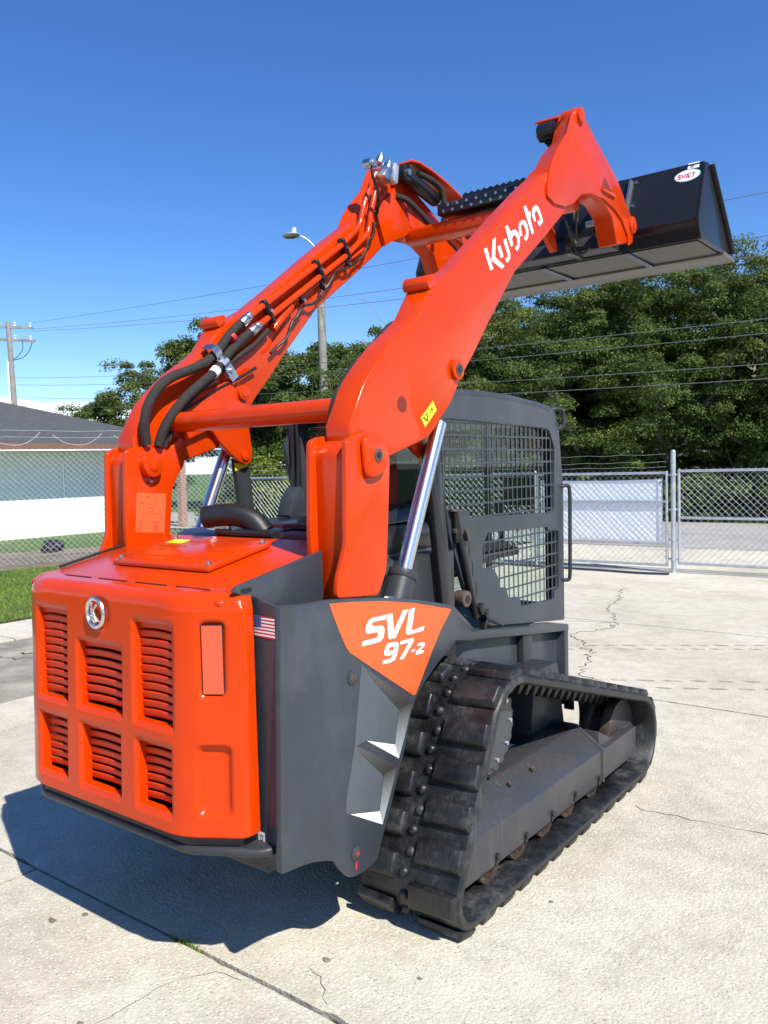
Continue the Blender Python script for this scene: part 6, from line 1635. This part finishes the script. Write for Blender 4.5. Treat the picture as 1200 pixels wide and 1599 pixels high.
def track(sg, full):
    xc = sg*.752; hw = .225
    sec = [(-hw,-.004),(-hw+.010,.006),(hw-.010,.006),(hw,-.004),(hw,-.026),(hw-.012,-.034),(.055,-.036),(-.055,-.036),(-hw+.012,-.034),(-hw,-.026)]
    N = 260; b = B(); m = len(sec)
    for i in range(N):
        y, z, t, n = at(LEN*i/N)
        for dx, dn in sec: b.v.append((xc+dx, y+n[0]*dn, z+n[1]*dn))
    b.f = [(i*m+j, i*m+(j+1) % m, ((i+1) % N)*m+(j+1) % m, ((i+1) % N)*m+j) for i in range(N) for j in range(m)]
    tr = obj('rubber_track', b, 'rubber', loader, ang=40)
    def place(o, s, dx, first):
        y, z, t, n = at(s)
        mt = Matrix(((1,0,0,xc+dx),(0,t[0],n[0],y),(0,t[1],n[1],z),(0,0,0,1)))
        if sg < 0: mt = mt @ Matrix.Diagonal((-1,1,1,1))
        if first: o.matrix_local = mt; return o
        return inst(o, tr, mt)
    # lug: a stepped block, local X across, Y along the track, Z outwards
    def lug_mesh(x0, x1):
        b = B()
        lo = [(x0,-.056,.004),(x1,-.052,.004),(x1,.046,.004),(x0,.052,.004)]
        mid = [(x0+.002,-.054,.020),(x1-.003,-.050,.020),(x1-.003,.038,.020),(x0+.002,.045,.020)]
        hi = [(x0+.006,-.051,LUG),(x1-.010,-.047,LUG),(x1-.010,.026,LUG),(x0+.006,.035,LUG)]
        b.prism(None, lo, mid); b2_ = B(); b2_.prism(None, mid, hi)
        b.f = [f for f in b.f]; v0 = len(b.v); b.v = lo+mid+hi
        b.f = [(3,2,1,0)]+[(i,(i+1)%4,4+(i+1)%4,4+i) for i in range(4)]+[(4+i,4+(i+1)%4,8+(i+1)%4,8+i) for i in range(4)]+[(8,9,10,11)]
        return b
    lo_ = obj('outer_lug', lug_mesh(.020, .221), 'rubber', tr, bevel=.004, seg=2)
    li_ = obj('inner_lug', lug_mesh(-.221, -.055), 'rubber', tr, bevel=.006, seg=2)
    kb = B(); kb.ball((0,0,.002), .026, 12, 8, (.85,.85,.85)); kn_ = obj('knob', kb, 'rubber', tr, ang=60)
    tb = B(); tb.prism(None, [(-.035,-.022,-.034),(.035,-.022,-.034),(.035,.022,-.034),(-.035,.022,-.034)], [(-.02,-.010,-.082),(.02,-.010,-.082),(.02,.010,-.082),(-.02,.010,-.082)])
    tt_ = obj('drive_tooth', tb, 'rubber', tr, bevel=.004)
    P_ = LEN/NL
    for k in range(NL):
        place(lo_, k*P_, 0, k == 0); place(li_, (k+.5)*P_, 0, k == 0)
    for k in range(NL*2):
        place(kn_, (k+.1)*P_/2, -.022 if k % 2 else -.010, k == 0)
        if full: place(tt_, (k+.3)*P_/2, 0, k == 0)
        elif k == 0: place(tt_, 0, 0, True)
    return tr
track(1, True); track(-1, False)

def undercarriage(sg):
    x0, x1 = .66, .925
    yb, yf = -.79, .56
    sec0 = [(x0,.155),(x1,.155),(x1,.312),(x0+.13,.412),(x0,.412)]
    b = B(); b.prism(None, [(sg*x,-.77+max(0, z-.2)*.75,z-.0) for x,z in sec0], [(sg*x,.555,z-.018) for x,z in sec0]); f = obj('track_frame', b, 'frame', loader, bevel=.006)
    b = B(); b.px([(-.80,.14),(-.765,.26),(-.70,.28),(-.70,.150)], sg*.70, sg*.915); obj('rear_nose', b, 'frame', f, bevel=.006)
    b = B(); b.prism(None, [(sg*x,.548,z) for x,z in [(x0-.01,.135),(x1+.006,.135),(x1+.006,.305),(x0+.125,.405),(x0-.01,.405)]], [(sg*x,.572,z) for x,z in [(x0-.01,.135),(x1+.006,.135),(x1+.006,.305),(x0+.125,.405),(x0-.01,.405)]]); obj('weld_collar', b, 'frame', f, bevel=.004)
    b = B(); b.px([(.57,.14),(.57,.292),(1.03,.292),(1.03,.14)], sg*.865, sg*.922); b.px([(.57,.14),(.57,.292),(1.03,.292),(1.03,.14)], sg*.655, sg*.70); obj('idler_fork', b, 'frame', f, bevel=.005)
    b = B(); b.px([(.57,.292),(.57,.385),(.72,.31),(.80,.292)], sg*.70, sg*.90); obj('fork_web', b, 'frame', f, bevel=.004)
    # rollers
    for i, (y, z) in enumerate(D['rbolts']):
        y -= .0
        b = B(); b.cyl((sg*.69,y,.150),(sg*.735,y,.150), .088, 28); b.cyl((sg*.83,y,.150),(sg*.885,y,.150), .088, 28); b.cyl((sg*.735,y,.150),(sg*.83,y,.150), .055, 20)
        r_ = obj('track_roller', b, 'rust', f, bevel=.004)
        b = B(); b.cyl((sg*.885,y,.150),(sg*.889,y,.150), .060, 24); obj('roller_cap', b, 'bronze', r_)
        b = B(); b.cyl((sg*.925,y-.01,z+.012),(sg*.936,y-.01,z+.012), .015, 6); b.bar((sg*.926,y-.01,z+.02),(sg*.926,y-.01,z-.02), .008, .03, upv=(0,1,0)); obj('roller_bolt', b, 'black', f, bevel=.002)
    # front idler, rear idler
    for (y, z, r_) in ((.990,.252,.180),(-.772,.150,.078)):
        b = B()
        for xa, xb_ in ((.695,.735),(.80,.855)):
            n = 40
            b.cyl((sg*xa,y,z),(sg*xb_,y,z), r_, 40)
        b.cyl((sg*.735,y,z),(sg*.80,y,z), r_*.72, 30)
        w = obj('idler_wheel', b, 'rust', f, bevel=.004)
        b = B(); b.cyl((sg*.855,y,z),(sg*.8565,y,z), r_-.02, 32); obj('idler_face', b, 'frame', w)
        b = B(); b.cyl((sg*.84,y,z),(sg*.885,y,z), .05, 20); obj('idler_hub', b, 'frame', w, bevel=.004)
    # sprocket: toothed disc and motor
    y, z, _ = circ[0]; b = B(); n = 22; ring = []
    for k in range(n):
        for a, r_ in ((0,.188),(.3,.196),(.55,.196),(.8,.176)):
            t_ = 2*math.pi*(k+a)/n; ring.append((y+r_*math.cos(t_), z+r_*math.sin(t_)))
    b.px(ring, sg*.815, sg*.838); sk_ = obj('sprocket', b, 'frame', f)
    b = B(); b.px(ring, sg*.69, sg*.712); obj('sprocket_ring', b, 'frame', sk_)
    b = B(); b.cyl((sg*.838,y,z),(sg*.852,y,z), .165, 36); obj('sprocket_cover', b, 'grey', sk_, bevel=.003)
    for k in range(9):
        t_ = 2*math.pi*k/9; b = B(); b.cyl((sg*.852,y+.14*math.cos(t_),z+.14*math.sin(t_)),(sg*.86,y+.14*math.cos(t_),z+.14*math.sin(t_)), .010, 6); obj('sprocket_bolt', b, 'steel', sk_)
    b = B(); b.cyl((sg*.50,y,z),(sg*.815,y,z), .13, 30); obj('drive_motor', b, 'grey_dk', sk_, bevel=.005)
    # carriers to the chassis
    b = B(); b.px([(-.65,.33),(-.52,.80),(-.25,.80),(-.05,.42),(-.05,.33)], sg*.48, sg*.66); obj('carrier', b, 'grey_dk', f, bevel=.01)
    b = B(); b.px([(.30,.33),(.36,.70),(.62,.70),(.70,.33)], sg*.48, sg*.66); obj('carrier', b, 'grey_dk', f, bevel=.01)
    # scuff mark bolts on the sloped cover
    for y, dz in ((-.26,.0),(-.05,.0)):
        b = B(); b.cyl((sg*.845,y,.374),(sg*.850,y,.382), .012, 8); obj('cover_bolt', b, 'rust', f)
    return f
undercarriage(1); undercarriage(-1)
b = B(); b.box((-.50,-1.35,.34), (.50,-.2,.50)); obj('belly_plate', b, 'grey_dk', loader, bevel=.01)
